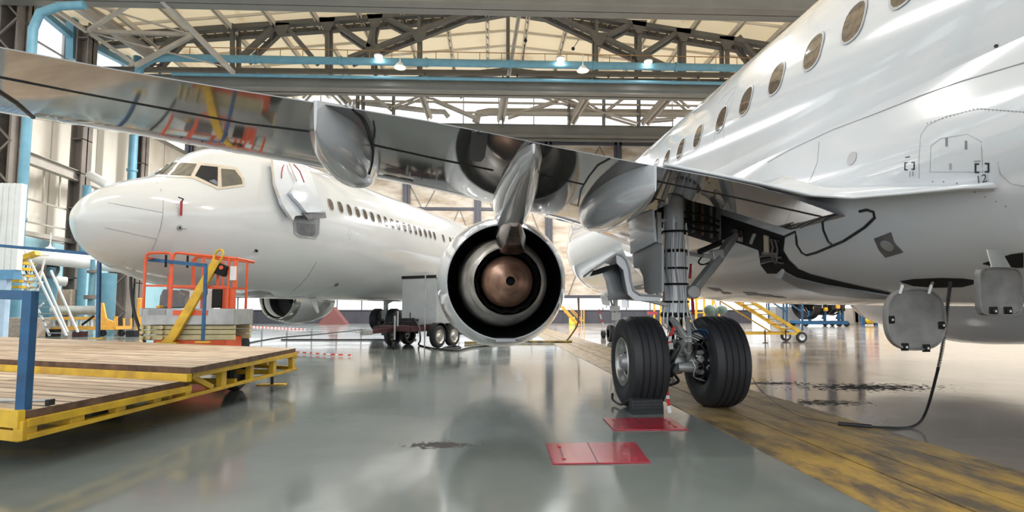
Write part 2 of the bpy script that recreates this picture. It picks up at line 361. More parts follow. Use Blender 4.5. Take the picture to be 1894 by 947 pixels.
def wallmat(name, base, tint, sc_=(.25, .25, 1.2), thr=(.35, .62), rough=.6, transl=0):
    m = bpy.data.materials.new(name); m.use_nodes = True; nt = m.node_tree; n = nt.nodes; L = nt.links; b = n['Principled BSDF']
    tc = n.new('ShaderNodeTexCoord'); mp = n.new('ShaderNodeMapping'); mp.inputs['Scale'].default_value = sc_; L.new(tc.outputs['Object'], mp.inputs[0])
    nz = n.new('ShaderNodeTexNoise'); nz.inputs['Scale'].default_value = 1; nz.inputs['Detail'].default_value = 8; nz.inputs['Roughness'].default_value = .65; L.new(mp.outputs[0], nz.inputs[0])
    r = n.new('ShaderNodeValToRGB'); r.color_ramp.elements[0].position = thr[0]; r.color_ramp.elements[0].color = (*lin(tint), 1); r.color_ramp.elements[1].position = thr[1]; r.color_ramp.elements[1].color = (*lin(base), 1)
    L.new(nz.outputs['Fac'], r.inputs[0]); L.new(r.outputs[0], b.inputs['Base Color']); b.inputs['Roughness'].default_value = rough
    if transl:
        t = n.new('ShaderNodeBsdfTranslucent'); L.new(r.outputs[0], t.inputs[0]); mx = n.new('ShaderNodeMixShader'); mx.inputs[0].default_value = transl
        L.new(b.outputs[0], mx.inputs[1]); L.new(t.outputs[0], mx.inputs[2]); L.new(mx.outputs[0], n['Material Output'].inputs[0])
    return m
roofm = wallmat('cream_roof_panel', (250, 240, 220), (222, 200, 166), (.35, .12, .3), (.26, .40), transl=.45)
rib = M('cream_purlin', (214, 204, 188), .6, 0, .06, 1)
wallw = wallmat('cream_wall', (236, 230, 220), (222, 208, 190), (.2, .25, .12), (.3, .45), transl=.25)
wallb = wallmat('pale_blue_wall', (160, 200, 212), (140, 184, 198), (.4, .4, .3), (.3, .5))
gatem = wallmat('dirty_translucent_gate_sheet', (196, 188, 176), (150, 132, 112), (.3, 1, 1.0), (.36, .6), transl=.14)
darkgate = M('dark_gate_steel', (66, 66, 74), .5, .2, .1, 1)
pane = glassy('clear_pane', (235, 240, 245), .93)

# ================================================================== SETTING
XL, XR, YF, YB = -30.0, 38.0, 54.0, -14.0
b = MB().box((XL, YB, -.2), (2.32, YF, 0)); struct(b, 'floor', fl_l)
b = MB().box((3.95, YB, -.2), (XR, YF, 0)); struct(b, 'floor', fl_r)
# worn track of planks / rail covers along the hangar
b = MB()
for x0, x1 in ((2.32, 2.86), (2.885, 3.22), (3.235, 3.62), (3.632, 3.95)): b.box((x0, YB, -.2), (x1, YF, .006))
struct(b, 'trim_1', track); struct(MB().box((2.3, YB, -.2), (3.96, YF, -.015)), 'trim_8', M('groove_dirt', (50, 42, 36), .8))
# ceiling : shallow gable
RX, RZ, EZ = 1.3, 24.9, 21.9
b = MB()
b.prism([(XL, YB, EZ-.3), (RX, YB, RZ), (RX, YB, RZ+.25), (XL, YB, EZ-.05)], (0, YF-YB, 0))
b.prism([(RX, YB, RZ), (XR, YB, EZ-.6), (XR, YB, EZ-.35), (RX, YB, RZ+.25)], (0, YF-YB, 0))
struct(b, 'ceiling', roofm)
def roofz(x): return RZ-(RX-x)*(RZ-EZ+.3)/(RX-XL) if x < RX else RZ-(x-RX)*(RZ-EZ+.6)/(XR-RX)
b = MB(); y = 18
while y < YF:
    for x0, x1 in ((XL, RX), (RX, XR)): b.bar((x0, y, roofz(x0)-.08), (x1, y, roofz(x1)-.08), .12, .2)
    y += 2.6
struct(b, 'trim_2', rib)
b = MB()
for k in range(-9, 11):
    x = RX+1.6+k*3.2
    if abs(x-RX) < .5: continue
    for dx in (-.11, .11): b.bar((x+dx, 16, roofz(x)-.3), (x+dx, YF, roofz(x)-.3), .09, .34)
    y = 17
    while y < YF: b.bar((x-.11, y, roofz(x)-.3), (x+.11, y+.5, roofz(x)-.3), .05, .2); y += 1.3
struct(b, 'trim_3', rib)
# left wall: light blue base, cream sheets, glazing above
b = MB().box((XL-.2, 4, 0), (XL, YF, 6)); struct(b, 'wall_left_base', wallb); bpy.context.scene.collection.objects['wall_left_base'].name = 'wall_left'
b = MB().box((XL-.2, 4, 6), (XL, YF, 16.6)); struct(b, 'wall_left', wallw)
b = MB()
for k in range(8):
    y = 8+k*6
    b.bar((XL, y, 16.6), (XL, y, 21.6), .18); b.bar((XL, y, 19), (XL, min(y+6, YF), 19), .12)
b.bar((XL, 4, 16.7), (XL, YF, 16.7), .3); b.bar((XL, 4, 21.5), (XL, YF, 21.5), .3)
struct(b, 'window_1', lightst)
struct(MB().box((XL-.05, 4, 16.6), (XL-.02, YF, 21.6)), 'window_2', pane)
b = MB()
for x in range(12):
    yy = 8+x*4.2
    if yy < YF: b.box((XL, yy, 6), (XL+.04, yy+.05, 16.6))
struct(b, 'trim_4', lightst)
# right wall
b = MB().box((XR, 14, 0), (XR+.2, YF, 16)); struct(b, 'wall_right', wallw)
struct(MB().box((XR, 14, 16), (XR+.03, YF, 21)), 'window_3', pane)
# far wall: dark skirt, strip window, gate sheets in dark frames, high glazing
zs = lambda y: HC+(576-y)/1000*YF
sk, g0, g1, hd, gl = 1.35, 2.65, 0, zs(262), zs(246)
XO = 26.5; b = MB().box((XL, YF, 0), (XO, YF+.25, sk)); 
struct(b, 'wall_far_skirt', darkgate).name = 'wall_far'
b = MB(); x = XL
while x < XO: b.box((x, YF-.03, .05), (x+.06, YF, sk-.05)); x += 1.2
b.box((XL, YF-.06, sk-.1), (XO, YF, sk)); struct(b, 'baseboard_far', darkgate)
b = MB().box((XL, YF, g0), (XR, YF+.15, hd)); struct(b, 'wall_far', gatem)
b = MB(); x = W.hit(752, 350, 1, YF).x - 7.15*4
while x < XR:
    if x > XL: b.box((x-.36, YF-.3, g0-.1), (x+.36, YF, gl+.2)); b.box((x-.12, YF-.42, g0-.1), (x+.12, YF-.3, gl))
    x += 7.15
b.box((XL, YF-.3, hd), (XR, YF, gl+.3)); b.box((XL, YF-.15, zs(388)), (XR, YF, zs(383))); b.box((XL, YF-.3, g0-.15), (XR, YF, g0+.15))
struct(b, 'trim_5', darkgate)
b = MB(); x = XL+2
while x < XR-3:
    b.bar((x, YF-.05, zs(384)), (x+3.4, YF-.05, zs(264)), .06); b.bar((x+3.4, YF-.05, zs(264)), (x+6.8, YF-.05, zs(384)), .06)
    b.bar((x, YF-.05, g0), (x+3.4, YF-.05, zs(384)), .06); b.bar((x+3.4, YF-.05, zs(384)), (x+6.8, YF-.05, g0), .06); x += 7.15
struct(b, 'trim_6', truss)
b = MB(); x = XL+.5
while x < XR: b.bar((x, YF+.05, sk), (x, YF+.05, g0), .09); x += 2.4
struct(b, 'window_4', darkgate)
struct(MB().box((XL, YF+.1, sk), (XO, YF+.13, g0)), 'window_5', pane); struct(MB().box((XO, YF+.1, 0), (XR, YF+.13, g0)), 'window_8', pane)
struct(MB().box((XL, YF+.1, gl+.3), (XR, YF+.13, 24.8)), 'window_6', pane)
b = MB(); x = XL+2
while x < XR: b.bar((x, YF+.05, gl), (x, YF+.05, min(24.5, roofz(x))), .1); x += 3.6
struct(b, 'window_7', lightst)

# ------------------------------------------------------------------ roof trusses
def trs(root, Y, name, segs, wd, mat, ply=0, lace=False):
    for (x0, y0, x1, y1) in segs:
        p = W.hit(x0, y0, 1, Y); q = W.hit(x1, y1, 1, Y); m = MB()
        if ply:
            for dy in (0, ply): m.bar(p+Vector((0, dy, 0)), q+Vector((0, dy, 0)), wd*.7, wd, up=(0, 1, 0))
            if lace:
                k = max(1, int((q-p).length/1.5))
                for i in range(k): m.bar(p.lerp(q, i/k)+Vector((0, 0, 0)), p.lerp(q, (i+.5)/k)+Vector((0, ply, 0)), .1); m.bar(p.lerp(q, (i+.5)/k)+Vector((0, ply, 0)), p.lerp(q, (i+1)/k), .1)
        else: m.bar(p, q, wd, wd)
        m.build(name, mat, root, smooth=0)
tr1 = thing('roof_truss', 'nearest grey steel roof truss with paired diagonals peaking in the middle of the roof', 'truss')
Y1 = 40
trs(tr1, Y1, 'top_chord', [(170, 70, 880, 20), (880, 20, 945, 8), (945, 8, 1440, 88), (1440, 88, 1640, 120)], .5, truss, 1.2, True)
trs(tr1, Y1, 'bottom_chord', [(170, 128, 1640, 142)], .4, truss, 1.2)
trs(tr1, Y1, 'post', [(430, 45, 430, 130), (605, 36, 605, 132), (690, 30, 690, 132), (775, 25, 775, 132), (940, 8, 940, 134), (1103, 30, 1103, 136), (1183, 40, 1183, 138), (1265, 55, 1265, 138), (1345, 70, 1345, 138)], .34, truss, 1)
trs(tr1, Y1, 'diagonal', [(505, 52, 448, 105), (535, 55, 580, 108), (645, 108, 905, 8), (693, 40, 680, 95), (625, 48, 690, 92), (710, 30, 770, 62), (980, 8, 1230, 122), (1120, 68, 1165, 45), (1190, 100, 1255, 58), (1365, 68, 1400, 112), (330, 60, 275, 122), (345, 60, 400, 118)], .42, truss, 1, True)
def gusset(root, Y, pts, s=.8):
    for (x, y) in pts:
        p = W.hit(x, y, 1, Y-.25); MB().prism([p+Vector((-s, 0, .35)), p+Vector((s, 0, .35)), p+Vector((s*.8, 0, -.2)), p+Vector((s*.3, 0, -.7)), p+Vector((-s*.3, 0, -.7)), p+Vector((-s*.8, 0, -.2))], (0, .06, 0)).build('gusset_plate', truss, root, smooth=0)
gusset(tr1, Y1, [(520, 50), (605, 40), (693, 34), (775, 62), (1108, 68), (1183, 45), (1265, 60), (1345, 75), (690, 95), (1190, 105)], .6)
Y2 = 49.5
tr2 = thing('roof_truss', 'far grey roof truss seen against the bright strip of high glazing', 'truss')
trs(tr2, Y2, 'top_chord', [(430, 178, 940, 128), (940, 128, 1400, 182)], .35, truss, .9)
trs(tr2, Y2, 'post', [(660, 150, 660, 232), (670, 150, 670, 232), (727, 150, 727, 232), (930, 140, 930, 232), (1053, 150, 1053, 232), (1118, 150, 1118, 232), (1183, 150, 1183, 232)], .2, truss, .7)
trs(tr2, Y2, 'diagonal', [(560, 182, 580, 160), (600, 162, 630, 190), (675, 165, 722, 200), (720, 200, 810, 165), (700, 160, 800, 178), (800, 182, 880, 216), (850, 176, 880, 160), (970, 165, 1180, 228), (940, 215, 1090, 165), (1050, 165, 1110, 205), (1120, 205, 1165, 172), (1000, 160, 1075, 195), (1245, 175, 1275, 200), (1200, 222, 1250, 218)], .22, lightst, .7)
trs(tr2, Y2, 'bottom_chord', [(640, 186, 1300, 196), (860, 208, 1290, 212)], .16, lightst)
# ------------------------------------------------------------------ crane girders
def girder(name, label, y0, y1, zb, zt, x0=-29.5, x1=37.5, hang=None):
    m = MB(); m.box((x0, y0, zb+.12), (x1, y0+.2, zt)); m.box((x0, y0-.22, zb), (x1, y0+.42, zb+.12)); m.box((x0, y0-.12, zt), (x1, y0+.32, zt+.06))
    m.box((x0, y1-.2, zb+.1), (x1, y1, zt)); m.box((x0, y1-.4, zb), (x1, y1+.2, zb+.1))
    for x in range(-26, 34, 7):
        if hang: m.bar((x, y1-.1, zt-.05), (x, hang[0], hang[1]), .14)
    return tag(m.build(name, beamg, smooth=0), label, 'girder')
girder('crane_girder', 'topmost grey crane girder crossing the picture above the roof truss', 29.6, 30.5, 18.55, 19.6)
girder('crane_girder', 'middle grey crane girder running just below the light blue pipes', 39.0, 39.7, 17.3, 18.2, hang=(40.1, 19.45))
girder('crane_girder', 'lowest grey beam under the high glazing above the gate sheets', 51.4, 52.8, zs(248)-.7, zs(228)-.7, hang=(53.75, zs(240)-.7))
m = MB(); p = W.hit(850, 140, 1, 40)
def pipe(name, label, pts, r, mat, cat='pipe', n=14, joints=True):
    m = MB(); m.tube(pts, r, n)
    if joints:
        for a, c in zip(pts, pts[1:]):
            a = Vector(a); c = Vector(c)
            for k in range(1, int((c-a).length/6)): q = a.lerp(c, k*6/(c-a).length); d = (c-a).normalized()*.08; m.tube([q-d, q+d], r*1.25, n)
    return tag(m.build(name, mat), label, cat)
zp = lambda y, Y: HC+(576-y)/1000*Y
pipe('overhead_pipe', 'thick light blue pipe crossing under the nearest roof truss', [(-24.6, 37.5, 16.6), (-24.4, 37.5, 18.2), (-23.6, 37.5, 18.75), (-22.6, 37.5, 18.85), (34, 37.5, 18.85)], .27, lblue)
pipe('overhead_pipe', 'thin light blue pipe running below the thick one', [(-22.6, 38.2, 18.0), (34, 38.2, 18.0)], .12, lblue)
m = MB(); zz = 19.55
m.tube([(-23, 37.3, zz), (34, 37.3, zz)], .03, 6)
x = -22.5
while x < 34: m.tube([(x, 37.3, 19.0), (x, 37.3, zz)], .025, 6); x += 1.55
tag(m.build('catwalk_handrail', M('rusty_rail', (150, 110, 60), .6)), 'thin rusty handrail along the top of the thick blue overhead pipe', 'handrail')
# duct in front of far glazing
pipe('ventilation_duct', 'pale duct with downturned end crossing the high glazing left of centre', [W.hit(880, 226, 1, 51), W.hit(885, 210, 1, 51), W.hit(905, 207, 1, 51), W.hit(1290, 210, 1, 51)], .38, lightst, 'duct', joints=False)
pipe('ventilation_duct', 'short pale duct end turning down at the upper left of the high glazing', [W.hit(640, 184, 1, 51)+Vector((0, 2.9, 0)), W.hit(655, 188, 1, 51), W.hit(800, 206, 1, 51), W.hit(822, 207, 1, 51), W.hit(829, 216, 1, 51)], .25, lightst, 'duct', joints=False)
# struts dropping from the near roof to the girder
def strut(name, label, a, c, w_=.25, mat=lightst, Ya=38, Yb=38): 
    m = MB(); p = W.hit(*a, 1, Ya); q = W.hit(*c, 1, Yb); m.bar(p+Vector((-w_/2.5, 0, 0)), q+Vector((-w_/2.5, 0, 0)), w_*.35, w_); m.bar(p+Vector((w_/2.5, 0, 0)), q+Vector((w_/2.5, 0, 0)), w_*.35, w_); m.bar(p, q, w_, w_*.2)
    return tag(m.build(name, mat, smooth=0), label, 'strut')
strut('hanging_strut', 'pale thin strut hanging beside the middle of the roof truss', (961, 22), (941, 140))
strut('hanging_strut', 'pale strut crossing the high glazing in the middle', (935, 168), (926, 222), .6, lightst, 47, 50)
strut('hanging_strut', 'leaning pale strut on the high glazing right of the middle', (1090, 170), (1056, 228), .5, lightst, 47, 50)
strut('hanging_strut', 'broad leaning pale strut on the high glazing near the fuselage', (1240, 175), (1192, 228), .6, lightst, 47, 50)
strut('hanging_strut', 'pale strut at the left end of the high glazing', (620, 162), (645, 190), .5, lightst, 47, 50)
strut('hanging_strut', 'pale strut leaning across the high glazing above the wing tail cone', (775, 162), (795, 218), .4, lightst, 47, 50)
# left end bracing (big light struts at the corner)
lb = thing('corner_bracing', 'light grey crossed bracing struts at the upper left corner of the hangar', 'bracing')
for (x0, y0, Y0, x1, y1, Y1_, w_) in [(300, 0, 30, 432, 135, 37, .26), (245, 5, 31, 162, 57, 36, .2), (165, 58, 36, 352, 64, 37, .24), (355, 66, 37, 250, 122, 37, .26), (168, 62, 36, 248, 118, 37, .22), (85, 5, 33, 160, 58, 36, .22), (352, 64, 37, 175, 10, 34, .1), (165, 60, 36, 410, 122, 37, .08), (125, 0, 35, 280, 105, 41, .5), (150, 0, 36, 285, 100, 42, .35)]:
    MB().bar(W.hit(x0, y0, 1, Y0), W.hit(x1, y1, 1, Y1_), w_).build('strut', lightst, lb, smooth=0)
lb2 = thing('wall_bracing', 'light blue diagonal bracing on the glazed upper left wall', 'bracing')
for (x0, y0, x1, y1, w_) in [(135, 0, 133, 110, .5), (68, 14, 135, 70, .4), (165, 82, 232, 116, .45), (135, 60, 165, 84, .35), (230, 85, 236, 118, .5), (10, -30, 70, 15, .35)]:
    MB().bar(W.hit(x0, y0, 0, XL+.6), W.hit(x1, y1, 0, XL+.6), w_).build('strut', lblue, lb2, smooth=0)
m = MB()
for i in range(9):
    x = 185+i*11; m.bar(W.hit(x, 40+i*8, 0, XL+.4), W.hit(x+(6 if i % 2 else -4), 70+i*7, 0, XL+.4), .1)
m.build('lattice', lightst, lb2, smooth=0)

# ------------------------------------------------------------------ left wall columns
def column(name, label, x, w_, d, z0, z1, y, mat, lattice=False, X=None):
    m = MB(); X = W.hit(x, 400, 1, y).x if X is None else X
    if lattice:
        m.box((X-w_/2, y-d/2, z0), (X-w_/2+.12, y+d/2, z1)); m.box((X+w_/2-.12, y-d/2, z0), (X+w_/2, y+d/2, z1)); m.box((X-w_/2, y+d/2-.05, z0), (X+w_/2, y+d/2, z1))
        k = z0; s = 1
        while k < z1-1.2: m.bar((X-s*w_/2, y-d/2, k), (X+s*w_/2, y-d/2, k+1.2), .1); s = -s; k += 1.2
    else:
        m.box((X-w_/2, y-d/2, z0), (X-w_/2+.08, y+d/2, z1)); m.box((X+w_/2-.08, y-d/2, z0), (X+w_/2, y+d/2, z1)); m.box((X-w_/2, y-.05, z0), (X+w_/2, y+.05, z1))
        k = z0+1
        while k < z1: m.box((X-w_/2, y-d/2, k), (X+w_/2, y+d/2, k+.06)); k += 2.4
    return tag(m.build(name, mat, smooth=0), label, 'column')
colm = M('brown_grey_steel', (122, 114, 106), .6, .1, .15, .6, tint=(92, 86, 82))
column('steel_column', 'tall brown lattice column at the far left edge beside a thick light blue pipe', 6, 1.1, 1.0, 0, 21.5, 31.4, colm, True)
column('steel_column', 'tall plain grey-brown column right of the lattice column', 29, .42, .5, 0, 21.5, 31.6, colm)
column('steel_column', 'dark riveted steel column behind the aircraft nose tip', 143, .82, .9, 0, 21.3, 38, colm)
column('steel_column', 'slim brown column beyond the nose beside a light blue upright', 258, .5, .8, 0, 20, 44, colm)
column('steel_column', 'dark lattice column rising under the nose of the far airliner', 230, 1.2, .7, 0, 8, 36, colm, True)
column('brick_pier', 'low pale brick pier standing behind the blue pipes on the left', 133, 1.2, 1, 0, 2.6, 36, brick)
pipe('wall_pipe', 'thick light blue upright pipe beside the lattice column, bending right at its top', [(W.hit(36, 440, 1, 29).x, 29, 0), (W.hit(36, 440, 1, 29).x, 29, 16.3), (W.hit(36, 440, 1, 29).x+.3, 29, 17.2), (W.hit(36, 440, 1, 29).x+1.3, 29, 17.6), (W.hit(36, 440, 1, 29).x+2.6, 29, 17.7)], .22, lblue)
pipe('wall_pipe', 'light blue upright between the dark column and the nose tip', [(W.hit(158, 400, 1, 36).x, 36, 0), (W.hit(158, 400, 1, 36).x, 36, 9.4)], .24, lblue)
pipe('wall_pipe', 'light blue upright pipe beyond the cockpit roof', [(W.hit(240, 400, 1, 42).x, 42, 0), (W.hit(240, 400, 1, 42).x, 42, 21)], .3, lblue)
pipe('wall_pipe', 'grey-blue upright pipe with a flange and handwheel valve on the left', [(W.hit(90, 500, 1, 28).x, 28, 0), (W.hit(90, 500, 1, 28).x, 28, 3.4)], .38, lblue)
pipe('wall_pipe', 'pale blue upright pipe just left of the blue railing post', [(W.hit(198, 560, 1, 28).x, 28, 0), (W.hit(198, 560, 1, 28).x, 28, 3.1)], .36, lblue)
pipe('wall_pipe', 'long white insulated pipe running level along the left wall', [W.hit(22, 469, 1, 26), W.hit(200, 489, 1, 28.5), W.hit(290, 500, 1, 31)], .36, wpipe)
pipe('wall_pipe', 'white pipe stub joining the valve pipe to the brick pier', [W.hit(95, 518, 1, 28), W.hit(122, 521, 1, 28.5)], .24, wpipe, joints=False)
pipe('wall_pipe', 'white duct stub angling up beside the dark column near the nose', [W.hit(168, 325, 1, 37), W.hit(205, 345, 1, 33)], .3, wpipe, joints=False)
vv = thing('gate_valve', 'brown gate valve with a round spoked handwheel on the grey-blue pipe', 'valve', W.hit(85, 497, 1, 27.6))
m = MB(); m.lathe([(-.02, .40), (.02, .44), (.06, .40)], (-.6, 0, 0), (1, .4, 0), 20)
for a in range(3): m.bar((-.56, -.42*cos(a*pi/3)*0, 0), (-.56, 0, 0), .04)
m = MB(); m.tube([(-.65+.0*cos(t), .40*cos(t), .40*sin(t)) for t in [2*pi*i/20 for i in range(20)]], .035, 6, closed=True)
for a in range(3): m.bar((-.65, -.4*cos(a*pi/3), -.4*sin(a*pi/3)), (-.65, .4*cos(a*pi/3), .4*sin(a*pi/3)), .04)
m.build('handwheel', darkm, vv); MB().lathe([(-.6, .05), (-.3, .1), (-.28, .3), (-.1, .32), (0, .42), (.35, .42)], (0, 0, 0), (1, 0, 0), 16).build('valve_body', colm, vv)
tag(MB().tube([W.hit(172, 480, 1, 27), W.hit(166, 565, 1, 27)], .1, 8).build('valve_stem', lblue), 'slim grey valve stem standing between the white pipe and the floor', 'stem')
tag(MB().cyl(W.hit(171, 505, 1, 26.9), W.hit(171, 500, 1, 26.9), .22).build('pipe_fitting', colm), 'round brown flange near the top of the slim stem', 'valve')
tag(MB().cyl(W.hit(167, 553, 1, 26.9), W.hit(167, 546, 1, 26.9), .26).build('pipe_fitting', colm), 'brown valve fitting at the foot of the slim stem', 'valve')
# crane runway and cable lines on the left wall
m = MB(); m.ibeam(W.hit(-60, 250, 0, XL+1.6), W.hit(187, 343, 0, XL+1.6), .5, .7); 
tag(m.build('runway_beam', lightst, smooth=0), 'pale crumbling ledge beam sloping along the left wall above the white booth', 'beam')
m = MB()
for a, c in [((20, 428), (135, 455)), ((30, 362), (135, 391)), ((30, 406), (140, 428))]: m.bar(W.hit(*a, 0, XL+1.2), W.hit(*c, 0, XL+1.2), .1)
m.bar(W.hit(30, 428, 0, XL+1.2), W.hit(180, 455, 0, XL+1.2), .28)
for x, y0, y1 in [(82, 302, 375), (112, 312, 384), (142, 325, 345), (170, 333, 350)]: m.bar(W.hit(x, y0, 0, XL+1.2), W.hit(x-3, y1, 0, XL+1.2), .08)
tag(m.build('cable_tray', lightst, smooth=0), 'thin pale cable trays and hangers crossing the cream left wall', 'cable tray')
# booth at the far left
bo = thing('booth', 'pale ribbed booth with blue lower half at the left edge behind the railing', 'booth', (W.hit(26, 560, 1, 21).x-1.55, 21, 0))
m = MB(); m.box((-3, 0, 2.75), (1.55, .25, 6.05))
for i in range(20): m.box((-3+i*.225, -.04, 2.75), (-2.94+i*.225, 0, 6.05))
m.build('upper_cladding', wpipe, bo, smooth=0)
m = MB(); m.box((-3, .02, 0), (1.2, .25, 2.4))
for i in range(16): m.box((-3+i*.25, -.03, 0), (-2.9+i*.25, .02, 2.4))
m.build('lower_cladding', M('pale_blue_sheet', (176, 200, 224), .4), bo, smooth=0)
MB().box((-3, -.05, 2.4), (1.5, .3, 2.75)).build('fascia', M('mid_blue', (96, 148, 186), .4), bo, smooth=0)
# lamps
lamp = thing('pendant_lamp', '', 'lamp', (0, 0, 0))
MB().lathe([(0, .05), (-.12, .07), (-.2, .2), (-.5, .42), (-.52, .44), (-.5, .40), (-.2, .16)], (0, 0, 0), (0, 0, 1), 16).build('shade', wpipe, lamp)
MB().sphere((0, 0, -.34), .14, 10).build('bulb', lampw, lamp); MB().tube([(0, 0, 0), (0, 0, .7)], .03, 6).build('stem', wpipe, lamp)
spots = [(740, 112, 36.8, 'pendant_lamp', 'white bell lamp in front of the blue pipe, left of the roof peak', 1), (1078, 118, 36.8, 'p', 'white bell lamp in front of the blue pipe, right of the roof peak', 1), (93, 452, 24.5, 'p', 'small bell lamp hanging over the clutter left of the far airliner nose', .75), (1037, 182, 50, 'p', 'dim bell lamp hanging before the high glazing', .7)]
for i, (x, y, Y, n_, l_, s) in enumerate(spots):
    o = lamp if i == 0 else copy_tree(lamp); o.location = W.hit(x, y, 1, Y); o.scale = (s,)*3; o['label'] = l_; o['group'] = 'bell lamps'
for x, y, l_ in [(700, 107, 'glowing floodlight on the blue pipe, leftmost of three'), (1037, 112, 'glowing floodlight on the blue pipe, middle of three'), (1199, 117, 'glowing floodlight on the blue pipe, rightmost of three')]:
    p = W.hit(x, y, 1, 37.0); o = thing('floodlight', l_, 'lamp', p, 'floodlights on the blue pipe')
    MB().cyl((0, 0, .12), (0, 0, .2), .3).build('housing', lightst, o); MB().cyl((0, 0, .05), (0, 0, .12), .26).build('lens', lampw, o)
    area('flood', p-Vector((0, 0, .1)), .4, .4, 60)
m = MB()
for (x0, y0, x1, y1) in [(978, 40, 966, 110), (1060, 90, 1090, 42), (1172, 98, 1240, 66)]: m.bar(W.hit(x0, y0, 1, 44), W.hit(x1, y1, 1, 44), .05); m.sphere(W.hit(x0, y0, 1, 44), .16, 8); m.sphere(W.hit((x0+x1)/2, (y0+y1)/2, 1, 44), .16, 8)
tag(m.build('lamp_wires', darkm), 'thin wires with small dark fixtures hanging below the cream roof', 'cable')

# ================================================================== AIRLINER A (wing overhead, fuselage at the right)
ra = radians(1.54)
A = Frame((5.38*cos(ra)-6.72*sin(ra), 5.38*sin(ra)+6.72*cos(ra), 0), 1.54, 1.25)
PA = thing('airliner', 'white twin-jet airliner seen from under its wing, fuselage filling the right side', 'aircraft', A.M)
# local frame: x to starboard, y forward from the main gear, z up
ZC = 3.47
# t : half width, top, bottom
TA = [(-17, .25, 4.9, 4.3), (-14, .9, 5.25, 3.5), (-10, 1.5, 5.42, 2.3), (-7, 1.82, 5.46, 1.62), (-5, 1.88, 5.47, 1.46), (-3, 1.88, 5.47, 1.46), (12.5, 1.88, 5.47, 1.46), (14, 1.84, 5.40, 1.5), (15.2, 1.66, 5.15, 1.62), (16.2, 1.36, 4.5, 1.85), (17, .98, 3.9, 2.1), (17.6, .58, 3.4, 2.4), (17.95, .05, 2.95, 2.85)]
def bodyring(hw, top, bot, y, n=56, cz=None):
    cz = (top+bot)/2 if cz is None else cz
    return [Vector((hw*sin(2*pi*j/n), y, cz+((top-cz) if cos(2*pi*j/n) > 0 else (cz-bot))*cos(2*pi*j/n))) for j in range(n)]
mbA = MB(); ys = [-17, -15.5, -14, -12, -10, -8.5, -7, -6, -5, -4, -3, -2, -1, 0, 1, 2, 4, 6, 8, 10, 12, 12.8, 13.5, 14.2, 14.9, 15.5, 16, 16.5, 17, 17.4, 17.7, 17.9, 17.95]
mbA.loft([bodyring(*sinterp(TA, y), y) for y in ys])
fusA = mbA.build('fuselage', white, PA, smooth=50); treeA = mbA.tree()
# wing to body fairing
FT = [(-6.2, .05), (-5.4, .35), (-4.2, .75), (-3, .95), (-1, 1), (2, 1), (4, .85), (5.5, .5), (6.6, .05)]
def fring(y, n=40):
    k = interp(FT, y)[0]; out = []
    for j in range(n+1):
        a = pi*.5+.10+(pi-.2)*j/n if False else (radians(97)+radians(166)*j/n)   # from port upper side round the belly
        nx, nz = sin(a), cos(a)
        # superellipse belly : flatter and wider than the fuselage
        e = 2.5; r = (abs(nx)**e+abs(nz)**e)**(-1/e)
        bx = 1.88*nx*(1) ; bz = 2.005*nz
        fx = 2.12*r*nx; fz = 2.2*r*nz
        x = bx+(fx-bx)*k; z = bz+(fz-bz)*k
        t = min(1, min(j, n-j)/6); t = t*t*(3-2*t); x = bx*.985+(x-bx*.985)*t; z = bz+(z-bz)*t
        out.append(Vector((-x, y, 3.465+z)))
    return out
mf = MB(); fy = [-6.2+12.8*i/48 for i in range(49)]; mf.loft([fring(y) for y in fy], open_=True)
fair = mf.build('belly_fairing', white, PA, smooth=50)
mall = MB(); mall.add(mbA.v, mbA.f); mall.add(mf.v, mf.f); treeF = mall.tree()

# ---- wing
WS = [(-16.5, -4.95, 3.60, -3.9, 3.66), (-12, -3.7, 3.28, -1.95, 3.36), (-9.88, -3.05, 3.2, -.95, 3.2), (-8.7, -2.74, 3.1, -.5, 3.12), (-7.7, -2.6, 2.97, -.1, 3.03), (-6.67, -2.44, 2.88, .55, 3.0), (-5.52, -2.12, 2.81, 1.55, 2.96), (-4.79, -1.8, 2.77, 2.2, 2.93), (-3.67, -1.72, 2.6, 3.35, 2.9), (-2.75, -1.83, 2.40, 4.1, 2.78), (-1.95, -1.76, 2.17, 4.9, 2.62), (-1.4, -1.76, 2.02, 5.3, 2.5)]
THK = lambda s: .10+.028*max(0, min(1, (s+6)/4))
def wsec(s, side, n=14, c0=0, c1=1):
    """points (y,z) of lower (side -1) or upper (+1) skin between chord fractions c0..c1 from the leading edge"""
    te_y, te_z, le_y, le_z = sinterp(WS, s); ch = le_y-te_y; out = []
    for i in range(n+1):
        x = c0+(c1-c0)*(1-cos(pi*i/n))/2 if (c0 == 0 and c1 == 1) else c0+(c1-c0)*i/n
        yt = 5*THK(s)*(.2969*sqrt(max(x, 0))-.126*x-.3516*x*x+.2843*x**3-.1036*x**4)
        camber = .012*(1-(2*x-1)**2); lo = .88
        out.append(Vector((s, le_y-ch*x, le_z+(te_z-le_z)*x+ch*(camber+side*yt*(1 if side > 0 else lo))-(.004 if side < 0 else -.004))))
    return out
def wring(s, c0, c1, n=14):
    lo = wsec(s, -1, n, c0, c1); up = wsec(s, 1, n, c0, c1); return lo+list(reversed(up))
def frac(s, y): te_y, _, le_y, _ = sinterp(WS, s); return (le_y-y)/(le_y-te_y)
mw = MB()
so = [-16.5, -14, -12, -11, -9.9, -9, -8, -7.2, -6.4, -5.8, -5.2, -4.6, -4, -3.5, -3.12]
mw.loft([wring(s, 0, 1) for s in so])
si = [-3.12, -2.75, -2.4, -1.95, -1.6]
ma = MB(); ma.loft([wring(s, frac(s, -.86), 1, 8) for s in si]); mw.add(ma.v, ma.f)
